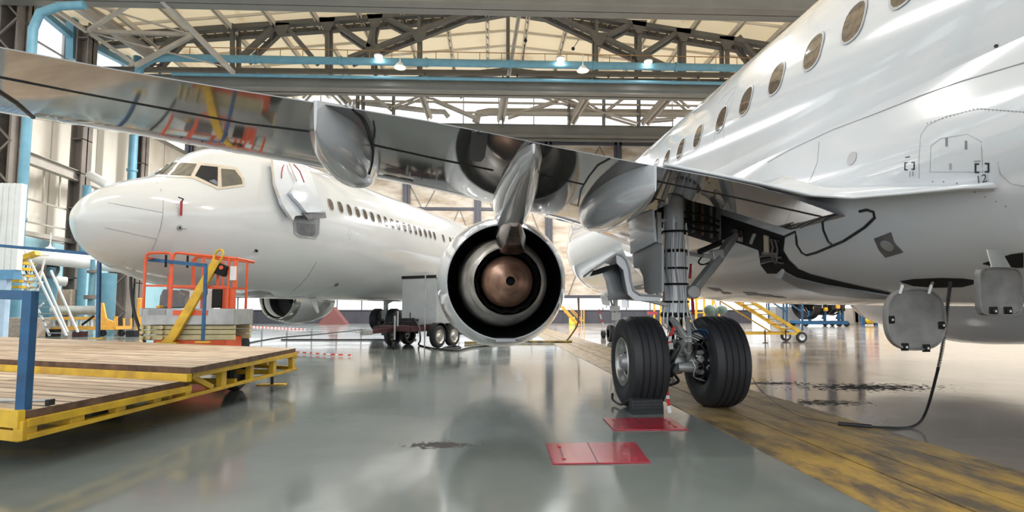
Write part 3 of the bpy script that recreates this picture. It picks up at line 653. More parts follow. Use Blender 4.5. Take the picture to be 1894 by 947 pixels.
ma = MB(); ma.loft([wring(s, 0.0001, frac(s, .85), 14) for s in si]); mw.add(ma.v, ma.f)
ma = MB()
for s in si: pass
ma.loft([[v for v in wsec(s, 1, 6, frac(s, .86), frac(s, -.87))]+[v-Vector((0, 0, .05)) for v in reversed(wsec(s, 1, 6, frac(s, .86), frac(s, -.87)))] for s in si]); mw.add(ma.v, ma.f)
wing = mw.build('wing', wgrey, PA, smooth=40); treeW = mw.tree()
# starboard wing, mirrored
ms = MB(); ms.add([Vector((-v.x, v.y, v.z)) for v in mw.v], mw.f); ms.build('wing', wgrey, PA, smooth=40)
# wheel well liners
mwl = MB()
def wl(s, y, side): 
    v = wsec(s, side, 1, frac(s, y), frac(s, y)+.0001)[0]; return v
for yy in (.83, -.84):
    a = [wl(s, yy, -1)+Vector((0, 0, .02)) for s in si]; u = [wl(s, yy, 1)-Vector((0, 0, .06)) for s in si]
    mwl.add(a+u, [(i, i+1, i+1+len(si), i+len(si)) for i in range(len(si)-1)])
m2 = [wl(s, .82, 1)-Vector((0, 0, .07)) for s in si]+[wl(s, -.83, 1)-Vector((0, 0, .07)) for s in si]
mwl.add(m2, [(i, i+1, i+1+len(si), i+len(si)) for i in range(len(si)-1)])
wellm = M('wheel_well_paint', (92, 88, 84), .5, .1, .25, 6, tint=(50, 48, 46))
well = mwl.build('wheel_well', wellm, PA, smooth=0)
for i in range(9):   # ribs, pipes and brackets against the forward wall of the bay
    s = -2.95+i*.13; p = wl(s, .8, -1); q = wl(s, .8, 1)
    MB().bar(p+Vector((0, -.03, .05)), q+Vector((0, -.03, -.1)), .03, .05).build('rib', steelg if i % 3 else copper, well, smooth=0)
for i, (dz, r) in enumerate([(.12, .018), (.2, .026), (.3, .015)]):
    P_ = [wl(s, .78, -1)+Vector((0, -.05-.02*i, dz+.03*sin(9*s+i))) for s in (-3.05, -2.8, -2.5, -2.3, -2.1, -1.95)]
    MB().tube(smoothpath(P_), r, 6).build('hose', darkm, well)

def WL(pts, r, name='panel_gap', mat=seal): return line(A, pts, treeW, r, name, mat, PA)
WL([(-10, 141), (140, 170), (300, 200), (450, 228), (572, 243)], .011)
WL([(690, 268), (800, 292), (912, 315)], .011)
WL([(1000, 322), (1040, 332), (1080, 341)], .011)
WL([(1214, 335), (1350, 363), (1520, 401)], .009)
WL([(1206, 366), (1300, 392), (1390, 414), (1452, 434)], .009)
WL([(1452, 437), (1518, 402), (1588, 390)], .007)
WL([(-5, 167), (30, 190), (72, 226)], .02)
lab(patch(A, [(873, 236), (904, 240), (897, 288), (890, 297), (878, 297), (868, 290)], treeW, .012, 'access_cover', M('dark_cover', (66, 66, 70), .5, 0, .06, 8), PA, res=6, skirt=.02), 'dark grey ribbed cover')
for q in [[(237, 150), (246, 180), (238, 208)], [(35, 118), (48, 140), (50, 158)], [(1450, 372), (1470, 402), (1462, 430)]]: pass

# ---- flap track fairings
def canoe(s, rows, mat, name, ds=0, keel=0):
    """rows (y, ztop, zbottom, halfwidth)"""
    m = MB(); yy = [rows[0][0]+(rows[-1][0]-rows[0][0])*i/26 for i in range(27)]; R = []
    for y in yy:
        zt, zb, hw = sinterp(rows, y); hw = max(hw, .012); ring = []; n = 18
        for j in range(n+1):
            a = -pi/2+pi*j/n; e = .75 if not keel else 1.0
            X = sin(a); Zz = cos(a)
            px = hw*(abs(X)**e)*(1 if X > 0 else -1); dep = (zt-zb)*(abs(Zz)**(.8 if not keel else 1.25))
            ring.append(Vector((s+ds*(y-rows[0][0])+px, y, zt-dep)))
        ring += [Vector((s+ds*(y-rows[0][0])+hw, y, zt+.02)), Vector((s+ds*(y-rows[0][0])-hw, y, zt+.02))]
        R.append(ring)
    m.loft(R); return m.build(name, mat, PA, smooth=40), m
fa, mfa = canoe(-6.62, [(-2.5, 2.85, 2.63, .012), (-2.35, 2.89, 2.56, .07), (-2.0, 2.97, 2.50, .2), (-1.5, 2.97, 2.47, .24), (-1.05, 2.95, 2.49, .23), (-.75, 2.93, 2.56, .19), (-.5, 2.9, 2.72, .1), (-.4, 2.9, 2.86, .02)], fgrey, 'flap_track_fairing')
lab(fa, 'smooth canoe shaped fairing hanging below the outer wing')
fb, mfb = canoe(-3.72, [(-1.82, 2.57, 2.34, .012), (-1.62, 2.60, 2.30, .08), (-1.1, 2.66, 2.24, .2), (-.4, 2.68, 2.22, .25), (.3, 2.68, 2.24, .25), (.9, 2.66, 2.31, .2), (1.3, 2.62, 2.42, .1), (1.5, 2.6, 2.55, .02)], fgrey, 'flap_track_fairing')
lab(fb, 'smooth canoe shaped fairing just outboard of the landing gear')
tw_ = MB(); tw_.add(mw.v, mw.f); tw_.add(mfa.v, mfa.f); tw_.add(mfb.v, mfb.f); treeWF = tw_.tree()
line(A, [(643, 196), (654, 202), (668, 216), (678, 234), (685, 255), (689, 280), (688, 300), (682, 322)], treeWF, .016, 'rubber_seal', seal, PA)
line(A, [(1128, 293), (1106, 305), (1090, 325), (1075, 350), (1069, 380)], treeWF, .012, 'rubber_seal', seal, PA)
# ---- engine
def engine(E, parent, port=True):
    """E: frame origin (x, y at plug tip), builds a turbofan hanging below the wing"""
    ex, ez = E; ax = Vector((0, 1, .025)); o = Vector((ex, .55, ez)); S = []
    def L(name, prof, mat, n=56, par=parent, rad=None):
        p = MB().lathe([(d-.55, r) for d, r in prof], o, ax, n, rad).build(name, mat, par, smooth=40); S.append(p); return p
    cowl = L('engine_cowl', [(1.95, .915), (1.95, .935), (2.3, 1.03), (2.8, 1.13), (3.4, 1.2), (4.0, 1.23), (4.8, 1.19), (5.6, 1.08), (6.2, 1.0), (6.5, .92), (6.55, .86), (6.45, .79), (6.1, .78)], white)
    L('inlet_lip', [(6.28, .985), (6.5, .925), (6.56, .86), (6.46, .785), (6.3, .775)], polish, par=cowl)
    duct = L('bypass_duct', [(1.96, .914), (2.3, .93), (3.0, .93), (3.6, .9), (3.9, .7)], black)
    L('core_cowl', [(1.12, .488), (1.13, .50), (1.45, .575), (1.9, .665), (2.4, .745), (3.0, .80), (3.8, .80)], corem)
    L('core_nozzle', [(1.12, .492), (1.1, .486), (1.3, .47), (1.7, .45), (2.2, .45)], bronze)
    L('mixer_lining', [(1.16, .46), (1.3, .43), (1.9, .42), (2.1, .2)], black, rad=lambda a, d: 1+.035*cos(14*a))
    plug = L('exhaust_plug', [(1.75, .36), (1.45, .385), (1.22, .375), (1.0, .31), (.8, .235), (.62, .155), (.5, .08), (.49, .062)], copper)
    L('plug_vent', [(.5, .062), (.52, .055), (.62, .05), (.62, .001)], black, par=plug)
    L('fan', [(6.0, .77), (6.02, .3), (6.2, .2), (6.45, .02)], darkm)
    return cowl
cowlA = engine((-4.92, 1.585), PA); lab(cowlA, 'white rounded engine cowl open at the rear')
engine((4.9, 1.585), PA)
# details on the core cowl and cowl bottom latch
m = MB(); m.box((-5.06, 1.93, .66), (-4.74, 2.25, .72)); m.build('drain_fairing', fgrey, PA, bevel=.01)
m = MB(); m.cbox((-5.28, 2.28, .76+0), (.01, .01, .01)); 
# pylon
py, mpy = canoe(-4.86, [(-1.86, 2.735, 2.66, .012), (-1.5, 2.77, 2.60, .12), (-.8, 2.82, 2.55, .2), (0, 2.84, 2.46, .27), (.6, 2.86, 2.38, .3), (1.2, 2.88, 2.33, .3), (1.8, 2.9, 2.3, .26), (2.6, 2.86, 2.3, .1), (3.2, 2.8, 2.6, .03)], fgrey, 'engine_pylon', keel=1)
m = MB(); m.loft([[Vector((-4.88-w_, y, zb)), Vector((-4.88+w_, y, zb)), Vector((-4.88+w_*.9, y, zt)), Vector((-4.88-w_*.9, y, zt))] for y, w_, zb, zt in [(1.7, .10, 2.15, 2.75), (2.2, .15, 2.3, 2.8), (3.2, .19, 2.5, 2.86), (4.2, .17, 2.6, 2.9), (5.2, .1, 2.75, 2.92), (5.8, .03, 2.8, 2.88)]])
m.build('pylon_strut', white, PA, smooth=30, bevel=.02)
m = MB(); R = []
for y, hw, zt, zb in [(.62, .05, 2.48, 2.34), (.78, .12, 2.47, 2.12), (1.0, .19, 2.48, 2.01), (1.4, .22, 2.50, 2.03), (1.9, .2, 2.46, 2.16), (2.4, .16, 2.5, 2.3)]:
    R.append([Vector((-4.86+hw*c, y, zb+(zt-zb)*s_)) for c, s_ in [(-.9, 0), (-.4, -.06), (.4, -.06), (.9, 0), (1, .5), (.7, .85), (.12, 1), (-.12, 1), (-.7, .85), (-1, .5)]])
m.loft(R); m.build('heat_shield', bronze, PA, smooth=25)
m = MB(); m.cbox((-5.12, 1.95, 2.12), (.2, .35, .16)); m.build('pylon_fitting', white, PA, bevel=.03)

# ---- main landing gear
gear = thing('main_landing_gear', '', ''); gear.parent = PA
for k in ('label', 'category'):
    if k in gear: del gear[k]
AX = .565
def wheel(x, out, par):
    m = MB(); R = .565; h = .235
    prof = [(-h*.86, .30), (-h*.98, .36), (-h, .43), (-h*.97, .49), (-h*.86, .535), (-h*.66, .556)]
    for g in (-.42, -.14, .14, .42): prof += [(h*(g*1.15)-.012, .5625), (h*(g*1.15)-.006, .548), (h*(g*1.15)+.006, .548), (h*(g*1.15)+.012, .5635)]
    prof += [(h*.66, .556), (h*.86, .535), (h*.97, .49), (h, .43), (h*.98, .36), (h*.86, .30)]
    t = m.lathe(prof, (x, 0, AX), (1, 0, 0), 64).build('tyre', rubber, par, smooth=30)
    s = out
    MB().lathe([(s*h*.56, .255), (s*h*.40, .24), (s*h*.38, .2), (s*h*.45, .15), (s*h*.55, .11)], (x, 0, AX), (1, 0, 0), 40).build('wheel_web', darkm, par, smooth=30)
    MB().lathe([(s*h*.45, .12), (s*h*.62, .11), (s*h*.9, .09), (s*h*1.0, .075), (s*h*1.02, .001)], (x, 0, AX), (1, 0, 0), 24).build('hub_cap', steelg, par, smooth=30)
    rim = MB().lathe([(s*h*.9, .305), (s*h*.96, .29), (s*h*.9, .27), (s*h*.55, .25), (s*h*.5, .235), (s*h*.56, .225), (s*h*.6, .24)], (x, 0, AX), (1, 0, 0), 40).build('wheel_rim', alum, par, smooth=30)
    rb = MB().lathe([(-s*h*.86, .30), (-s*h*.6, .26), (-s*h*.2, .25), (-s*h*.2, .05)], (x, 0, AX), (1, 0, 0), 40).build('wheel_rim', darkm, par, smooth=30)
    bolts = MB()
    for i in range(9):
        a = 2*pi*i/9; m = MB().cyl((x+s*h*.5, .185*cos(a), AX+.185*sin(a)), (x+s*h*.66, .185*cos(a), AX+.185*sin(a)), .028, 8); bolts.add(m.v, m.f)
    bolts.build('wheel_bolt', steelg, rim)
    return t
XL_, XR_, XG = -3.34, -2.36, -2.87
wheel(XL_, -1, gear); wheel(XR_, 1, gear)
MB().cyl((XL_, 0, AX), (XR_, 0, AX), .075, 18).build('axle', steelg, gear)
m = MB().tube([(XG, 0, 2.62), (XG, 0, 1.95), (XG, 0, 1.93), (XG, 0, 1.4), (XG, 0, 1.2), (XG, 0, 1.12)], [.125, .125, .15, .15, .165, .165], 24); m.build('shock_strut', white, gear)
MB().cyl((XG, 0, 1.14), (XG, 0, .6), .095, 20).build('piston', polish, gear)
MB().lathe([(0, .17), (.03, .185), (.06, .17)], (XG, 0, 1.12), (0, 0, 1), 24).build('collar', darkm, gear)
MB().lathe([(0, .155), (.02, .168), (.04, .155)], (XG, 0, 1.93), (0, 0, 1), 24).build('collar', darkm, gear)
m = MB().sphere((XG, 0, AX), .15, 16, (1.1, 1, 1.1)).cbox((XG, -.05, AX+.18), (.24, .22, .2)).cyl((XG+.1, -.12, AX+.02), (XG+.3, -.12, AX+.02), .07).cyl((XG-.28, 0, AX), (XG+.3, 0, AX), .1)
m.build('axle_housing', steelg, gear, bevel=.015)
for z0, z1, z2 in [(1.1, .85, .62)]:
    MB().bar((XG-.1, -.14, 1.12), (XG-.02, -.42, .88), .05, .07).bar((XG+.1, -.14, 1.12), (XG+.02, -.42, .88), .05, .07).build('torque_link', steelg, gear, bevel=.01)
    MB().bar((XG-.1, -.14, .6), (XG-.02, -.42, .87), .05, .07).bar((XG+.1, -.14, .6), (XG+.02, -.42, .87), .05, .07).build('torque_link', steelg, gear, bevel=.01)
for i in range(7):   # hydraulic lines down the back of the leg
    a = -1.25+i*.36; x = XG+.155*sin(a); y = -.155*cos(a)
    j = random.uniform(-.03, .03)
    MB().tube(smoothpath([(x*1, y, 2.3-.1*(i % 3)), (x+j, y-.01, 1.8), (x-j, y-.01, 1.4), (XG+.19*sin(a), y-.05, 1.13), (XG+.2*sin(a)+.04, y-.07, .98), (XG+.16+.03*i, -.2, .80+.02*i)]), .009+.003*(i % 2), 6).build('hydraulic_line', steelg if i % 2 else wpipe, gear)
for z in (2.18, 1.72, 1.52, 1.3):
    MB().lathe([(0, .165), (.012, .172), (.025, .165)], (XG, -.01, z), (0, 0, 1), 20).build('hose_clamp', darkm, gear)
for i in range(6):
    y0 = -.2-.02*i
    MB().tube(smoothpath([(XG+.05+.03*i, y0, .9+.02*i), (XG+.2+.02*i, y0-.05, .95), (XG+.32, y0, .82-.03*i), (XR_-.12, -.14, .72-.05*i), (XR_-.06, -.1, .62-.03*i)]), .009, 6).build('brake_hose', darkm if i % 2 else blue, gear)
for sx, xx in ((1, XR_-.1), (-1, XL_+.1)):   # brake stacks
    m = MB().lathe([(-.11, .1), (-.11, .23), (-.03, .235), (.02, .215), (.1, .215), (.1, .1)], (xx, 0, AX), (1, 0, 0), 28).build('brake', darkm, gear)
    for i in range(8):
        a = 2*pi*i/8; MB().cyl((xx-sx*.1, .17*cos(a), AX+.17*sin(a)), (xx-sx*.19, .17*cos(a), AX+.17*sin(a)), .032, 10).build('brake_piston', steelg if i % 2 else darkm, m)
MB().lathe([(0, .05), (.18, .07), (.24, .04)], (XG-.05, -.2, AX-.05), (1, 0, 0), 12).cyl((XG-.02, -.25, .78), (XG+.08, -.25, .70), .05).build('valve_block', steelg, gear)
for i in range(26):
    random.seed(100+i); x = XG+random.uniform(-.28, .42); z = random.uniform(.5, 1.12); y = -.2-random.uniform(0, .12); mm = [steelg, darkm, darkm, alum, black][i % 5]
    if i % 3 == 0: MB().cbox((x, y, z), (random.uniform(.03, .09), .06, random.uniform(.03, .1)), Matrix.Rotation(random.uniform(-.6, .6), 3, 'Y')).build('bracket', mm, gear, smooth=0, bevel=.005)
    else:
        q = Vector((x, y, z)); MB().tube(smoothpath([q, q+Vector((random.uniform(-.1, .1), -.04, -.08)), q+Vector((random.uniform(-.16, .16), 0, -.2)), q+Vector((random.uniform(-.12, .2), .06, -.26))]), random.choice((.008, .011, .018)), 6).build('hydraulic_line', mm, gear)
# side brace
p0 = A.hit(1280, 540, 1, -.02); p1 = A.hit(1330, 476, 1, .12); p2 = A.hit(1366, 424, 1, .3)
MB().bar(p0, p1, .12, .1).cyl(p0-Vector((0, .08, 0)), p0+Vector((0, .08, 0)), .085).build('side_brace', steelg, gear, bevel=.015)
MB().bar(p1, p2, .11, .09).bar(p1-Vector((.02, 0, .03)), p1+Vector((-.04, 0, .1)), .16, .13).build('side_brace', steelg, gear, bevel=.015)
q0 = A.hit(1252, 466, 1, -.02); q1 = A.hit(1300, 473, 1, .1)
MB().bar(q0, q1, .05, .05).bar(q1, p1, .06, .05).build('lock_link', steelg, gear, bevel=.008)
MB().tube(smoothpath([q1, A.hit(1300, 462, 1, .05), A.hit(1325, 450, 1, .1), p2]), .012, 6).tube(smoothpath([q1, A.hit(1292, 485, 1, .05), A.hit(1303, 489, 1, .1), p1]), .01, 6).build('wiring', black, gear)
MB().cyl(A.hit(1293, 466, 1, 0), A.hit(1332, 449, 1, .1), .035, 10).build('unlock_actuator', darkm, gear)
# doors
def plate(fr, pts, ax, val, d, name, mat, parent, bevel=.006):
    P = [fr.hit(x, y, ax, val) for x, y in pts]; m = MB(); m.prism(P, d); return m.build(name, mat, parent, smooth=0, bevel=bevel)
plate(A, [(1165, 412), (1172, 398), (1203, 387), (1205, 392), (1212, 448), (1212, 468), (1168, 470)], 0, -3.26, (.03, 0, 0), 'leg_door', doorg, gear)
plate(A, [(1163, 410), (1176, 400), (1206, 388), (1211, 447), (1166, 470)], 0, -3.33, (.03, 0, 0), 'leg_door', fgrey, gear)
plate(A, [(1170, 466), (1212, 448), (1224, 452), (1224, 540), (1200, 545), (1192, 540), (1189, 512), (1182, 497), (1172, 496)], 0, -3.28, (.03, 0, 0), 'leg_door', doorg, gear)
plate(A, [(1216, 392), (1224, 392), (1224, 548), (1216, 548)], 1, -.1, (0, .06, 0), 'door_link', steelg, gear)
for y in (405, 470, 515): plate(A, [(1212, y), (1236, y), (1236, y+5), (1212, y+5)], 1, -.05, (0, .05, 0), 'door_link', steelg, gear, bevel=0)
# curved wheel fender
arc = [(1096, 498), (1104, 491), (1122, 480), (1139, 468), (1150, 470), (1160, 480), (1166, 497), (1169, 520), (1174, 536), (1185, 543), (1222, 545)]
P = [A.hit(x, y, 1, -.35) for x, y in arc]; Q = []
m = MB(); nrm = Vector((0, 0, -1))
ring = []
for i, p in enumerate(P):
    d = (P[min(i+1, len(P)-1)]-P[max(i-1, 0)]).normalized(); nn = Vector((d.z, 0, -d.x)); ring.append((p, p+nn*.022))
R = []
for yy, dz in ((0, 0), (.25, -.02), (.6, -.06)): R.append([a+Vector((0, yy, dz)) for a, _ in ring]+[c+Vector((0, yy, dz)) for _, c in reversed(ring)])
m.loft(R); m.build('wheel_fender', doorg, gear, smooth=30)
m = MB()
inner = [A.hit(x, y, 1, -.33) for x, y in [(1139, 470), (1156, 478), (1162, 497), (1165, 520), (1170, 538), (1182, 547), (1222, 549), (1222, 557), (1176, 557), (1162, 545), (1157, 522), (1153, 500), (1141, 487)]]
m.prism(inner, (0, .03, 0)); m.build('fender_flange', fgrey, gear, smooth=0, bevel=.004)
m = MB(); rr = []
for (x, y, yy) in [(1113, 500, -.2), (1120, 520, -.18), (1124, 540, -.15), (1125, 556, -.1)]:
    a = A.hit(x, y, 1, yy); 
    rr.append(a)
rr2 = [A.hit(x, y, 1, .1) for x, y in [(1141, 489), (1156, 512), (1160, 536), (1190, 552)]]
m.add(rr+rr2, [(0, 1, 5, 4), (1, 2, 6, 5), (2, 3, 7, 6)]); o_ = m.build('fender_liner', doorg, gear, smooth=60)
so_ = o_.modifiers.new('s', 'SOLIDIFY'); so_.thickness = .02
plate(A, [(1092, 511), (1098, 501), (1122, 492), (1141, 488), (1132, 497), (1112, 506)], 1, -.22, (0, .05, 0), 'rubber_flap', black, gear)
MB().loft([[Vector((x, y, z)) for x, y, z in [(-3.5, yy, .98), (-3.2, yy, .94), (-3.0, yy, 1.0), (-3.0, yy, 1.05), (-3.5, yy, 1.05)]] for yy in (.0, .5)]) .build('door_fitting', darkm, gear, smooth=0) if False else None
plate(A, [(1180, 551), (1236, 560), (1236, 568), (1205, 560), (1180, 556)], 1, -.1, (0, .1, 0), 'fender_bracket', steelg, gear)
# ribbons
def ribbon(name, pts, ax, val, w_, mat, parent=None, seg=8):
    P = smoothpath([A.hit(x, y, ax, val) for x, y in pts], 5); m = MB(); n = len(P); F = []; B_ = []
    for i, p in enumerate(P):
        t = .5*sin(i*.6); u = Vector((cos(t), sin(t), 0))*w_/2; th = Vector((-sin(t), cos(t), 0))*.002
        F.append([p-u-th, p+u-th, p+u+th, p-u+th])
    m.loft(F); return m.build(name, mat, parent, smooth=0)
ribbon('warning_ribbon', [(1278, 488), (1277, 500), (1276, 515)], 1, 0, .035, red, gear)
ribbon('warning_ribbon', [(1279, 540), (1281, 560), (1282, 582)], 1, -.05, .04, red, gear)

# ---- nose gear, far forward
ng = bpy.data.objects.new('nose_landing_gear', None); C.objects.link(ng); ng.parent = PA
ngy = 13.9; ngz = -.30
zg = lambda z: z+ngz
for x in (-.2, .2): MB().lathe([(-.09, .17), (-.1, .25), (-.09, .31), (-.05, .34), (.05, .34), (.09, .31), (.1, .25), (.09, .17), (.02, .1), (.02, .001)], (x, ngy, zg(.34)), (1, 0, 0), 28).build('tyre', rubber, ng)
MB().cyl((0, ngy, zg(.34)), (0, ngy, 1.7), .09, 14).cyl((-.2, ngy, zg(.34)), (.2, ngy, zg(.34)), .05).cbox((0, ngy-.1, zg(1.0)), (.3, .2, .3)).cbox((-.05, ngy-.1, zg(1.3)), (.35, .2, .2)).build('shock_strut', steelg, ng)
MB().bar((0, ngy, zg(.9)), (0, ngy+1, 1.6), .07).build('drag_brace', steelg, ng)
for x in (-.42, .42): MB().box((x-.02, ngy-.3, 1.02), (x+.02, ngy+.6, 1.55)).build('gear_door', white, ng)
plate(A, [(1112, 547), (1123, 549), (1128, 552), (1128, 566), (1115, 563)], 1, 9, (0, .05, 0), 'antenna_blade', fgrey, PA)

# ---- fuselage windows, exit, joints
wz = 3.97
def side_x(z): return -1.88*sqrt(max(0, 1-((z-ZC)/2.0)**2))
def winoutline(y0, z0, w_, h_, off, n=20):
    out = []
    for i in range(n):
        a = 2*pi*i/n; c, s_ = cos(a), sin(a); e = 2.6; k = (abs(c)**e+abs(s_)**e)**(-1/e)
        y = y0+w_/2*k*c; z = z0+h_/2*k*s_; out.append(Vector((side_x(z)-off, y, z)))
    return out
xs_win = [1579, 1504, 1436, 1379.5, 1334, 1291, 1259, 1233, 1212]
wy = [A.hit(x, 200, 0, side_x(wz)).y for x in []]
def yat(x):   # forward position of a window seen at column x
    lo, hi = -3.5, 14
    for _ in range(40):
        mid = (lo+hi)/2; P_ = A.M @ Vector((side_x(wz), mid, wz)); d = P_-CP; px = CX+FPX*d.dot(RT)/d.dot(FW)
        if px > x: lo = mid
        else: hi = mid
    return lo
def awindow(y):
    m = MB(); r0 = winoutline(y, wz, .335, .40, .002); r1 = winoutline(y, wz, .335, .40, .008); r2 = winoutline(y, wz, .29, .355, .009); r3 = winoutline(y, wz, .285, .35, -.005)
    m.loft([r0, r1, r2, r3], cap=False); f = m.build('window_frame', linem, PA)
    MB().loft([winoutline(y, wz, .29*k, .355*k, .005) for k in (1, .75, .5, .25, .02)], cap=False).build('window_pane', glass, f)
ylist = [yat(x) for x in xs_win]; ylist = [ylist[0]-1.24, ylist[0]-.62]+ylist+[ylist[-1]+.62*i for i in range(1, 6)]
for y in ylist: awindow(y)
def jline(pts, r=.004, mat=linem, tree=treeA, name='panel_joint', par=PA, off=.0): return line(A, pts, tree, r, name, mat, par, off)
jline([(1318, 270), (1325, 232), (1340, 198), (1358, 170), (1361, 160), (1350, 168), (1335, 183), (1330, 192)]); jline([(1361, 160), (1354, 190), (1341, 225), (1337, 262)])
jline([(1186, 296+22), (1300, 275+10)], .004) if False else None
jline([(1515, 262), (1512, 300), (1500, 330), (1480, 350)], .005, tree=treeF)
jline([(1894, 116), (1779, 150), (1700, 178), (1620, 210), (1540, 240), (1461, 277), (1420, 300)], .006, tree=treeF)
jline([(1700, 330), (1700, 290), (1703, 250), (1715, 232), (1750, 215), (1815, 201), (1894, 207)], .003, tree=treeF)
jline([(1720, 318), (1722, 270), (1740, 256), (1790, 248), (1815, 262), (1818, 318), (1720, 318)], .003, tree=treeF)
jline([(1846, 300), (1850, 322), (1870, 340), (1894, 344)], .003, tree=treeF)
mb = MB()
for i in range(26):
    t = i/25; x = 1715+179*t; y = 228-27*min(1, t*2)+6*max(0, t*2-1); h, nn = A.surf(x, y, treeF, 0)
    if h: mb.sphere(h, .006, 6)
for (x, y) in [(1725, 336), (1745, 336), (1770, 339), (1787, 347), (1803, 355), (1822, 364), (1842, 372), (1860, 381)]:
    h, nn = A.surf(x, y, treeF, 0)
    if h: mb.sphere(h, .007, 6)
rv = mb.build('rivet_row', rivm, PA); rv['kind'] = 'stuff'
def disc(x, y, r, tree, name, mat, par=PA, off=.006, th=.01, n=24, sq=1):
    h, nn = A.surf(x, y, tree, 0); m = MB(); m.lathe([(0, r), (off, r), (off+.001, r*.96), (off, .001)], h, nn, n); return m.build(name, mat, par, smooth=20)
disc(1576, 293, .062, treeF, 'vent_disc', linem); disc(1385, 337, .05, treeF, 'vent_disc', linem)
disc(1843, 85, .012, treeF, 'static_port', darkm)
for (x, y) in [(1751, 263), (1787, 268)]: lab(patch(A, [(x-2, y-8), (x+2, y-8), (x+2, y+8), (x-2, y+8)], treeF, .003, 'latch_mark', panelg, PA, res=4, skirt=.004), 'small grey dashed mark')
patch(A, [(1756, 302), (1760, 302), (1760, 314), (1756, 314)], treeF, .003, 'latch_mark', linem, PA, res=4, skirt=.004)
# stencilled brackets and numbers
def bracket(x, y, w_, h_, t):
    L_ = [(x, y), (x+w_*.3, y), (x+w_*.3, y+t), (x+t, y+t), (x+t, y+h_-t), (x+w_*.3, y+h_-t), (x+w_*.3, y+h_), (x, y+h_)]
    R_ = [(2*x+w_-a, b_-1) for a, b_ in L_]
    for q in (L_, list(reversed(R_))): lab(patch(A, q, treeF, .003, 'bracket_mark', ink, PA, res=5, skirt=.004), 'dark blue corner bracket')
bracket(1673, 300, 19, 15, 2); bracket(1803, 302, 27, 18, 3)
def text(body, x, y, size, fr, tree, parent, mat, name, dirv=(0, -1, 0), tilt=0):
    cu = bpy.data.curves.new('t', 'FONT'); cu.body = body; cu.align_x = 'CENTER'; cu.size = size; to = bpy.data.objects.new('t', cu); C.objects.link(to)
    bpy.context.view_layer.update(); me = bpy.data.meshes.new_from_object(to.evaluated_get(bpy.context.evaluated_depsgraph_get())); bpy.data.objects.remove(to)
    h, nn = fr.surf(x, y, tree, 0); d = Vector(dirv).normalized(); d = (d-nn*d.dot(nn)).normalized(); u = nn.cross(d); 
    if u.z < 0: u = -u
    if tilt: q = Matrix.Rotation(tilt, 3, nn); d = q @ d; u = q @ u
    for v in me.vertices:
        p = h+d*(v.co.x+v.co.y*.4)+u*v.co.y; r_ = tree.ray_cast(p+nn*.3, -nn); v.co = (r_[0]+nn*.012) if r_[0] else p
    me.materials.clear(); me.materials.append(mat); o = bpy.data.objects.new(name, me); C.objects.link(o); o.parent = parent; return o
lab(text('11', 1688, 326, .058, A, treeF, PA, ink, 'number_marking'), 'number 11 in dark blue')
lab(text('12', 1818, 337, .082, A, treeF, PA, ink, 'number_marking'), 'number 12 in dark blue')
for (x0, x1, y) in [(1675, 1683, 290)]: patch(A, [(x0, y), (x1, y-1), (x1, y+1), (x0, y+2)], treeF, .003, 'stencil_line', ink, PA, res=4, skirt=.004)
patch(A, [(1802, 297), (1813, 296), (1813, 299), (1802, 300)], treeF, .003, 'stencil_line', linem, PA, res=4, skirt=.004)
# wing root fillet : thin white shelf merging the trailing edge into the body
P = [A.hit(x, y, 2, z) for x, y, z in []]
up = [(-3.6, -1.72, 2.615), (-2.75, -1.85, 2.42), (-2.3, -1.95, 2.29), (-2.12, -2.25, 2.21), (-2.05, -2.7, 2.16), (-1.98, -3.15, 2.12), (-1.7, -3.3, 2.14)]
inn = [(-3.5, -1.2, 2.70), (-2.5, -.6, 2.66), (-2.0, -.4, 2.72), (-1.8, -1.2, 2.72), (-1.75, -2, 2.6), (-1.7, -2.8, 2.4), (-1.65, -3.3, 2.2)]
m = MB(); rings = []
for k in range(7):
    a, c = Vector(up[k]), Vector(inn[k]); row = []
    for j in range(7): t = j/6; p = a.lerp(c, t); p.z -= .10*sin(pi*t)*(1 if k > 2 else .4); row.append(p)
    rings.append(row)
m.loft(rings, open_=True); fo = m.build('wing_root_fillet', white, PA, smooth=60); so_ = fo.modifiers.new('s', 'SOLIDIFY'); so_.thickness = .025; so_.offset = 1
# seals round the flap end on the fairing
line(A, [(1452, 437), (1472, 428), (1474, 452), (1483, 467), (1492, 472), (1510, 467), (1560, 446), (1600, 420), (1618, 402), (1616, 392), (1604, 388), (1590, 391)], treeF, .014, 'rubber_seal', seal, PA, n=8)
line(A, [(1521, 401), (1523, 425), (1532, 446), (1540, 453)], treeF, .013, 'rubber_seal', seal, PA, n=8)
lab(patch(A, [(1617, 441), (1648, 429), (1654, 448), (1671, 466), (1638, 476), (1626, 462)], treeF, .006, 'light_housing', panelg, PA, res=6), 'dark grey plate with a round lens')
disc(1642, 454, .06, treeF, 'landing_light_lens', steelg, off=.014)
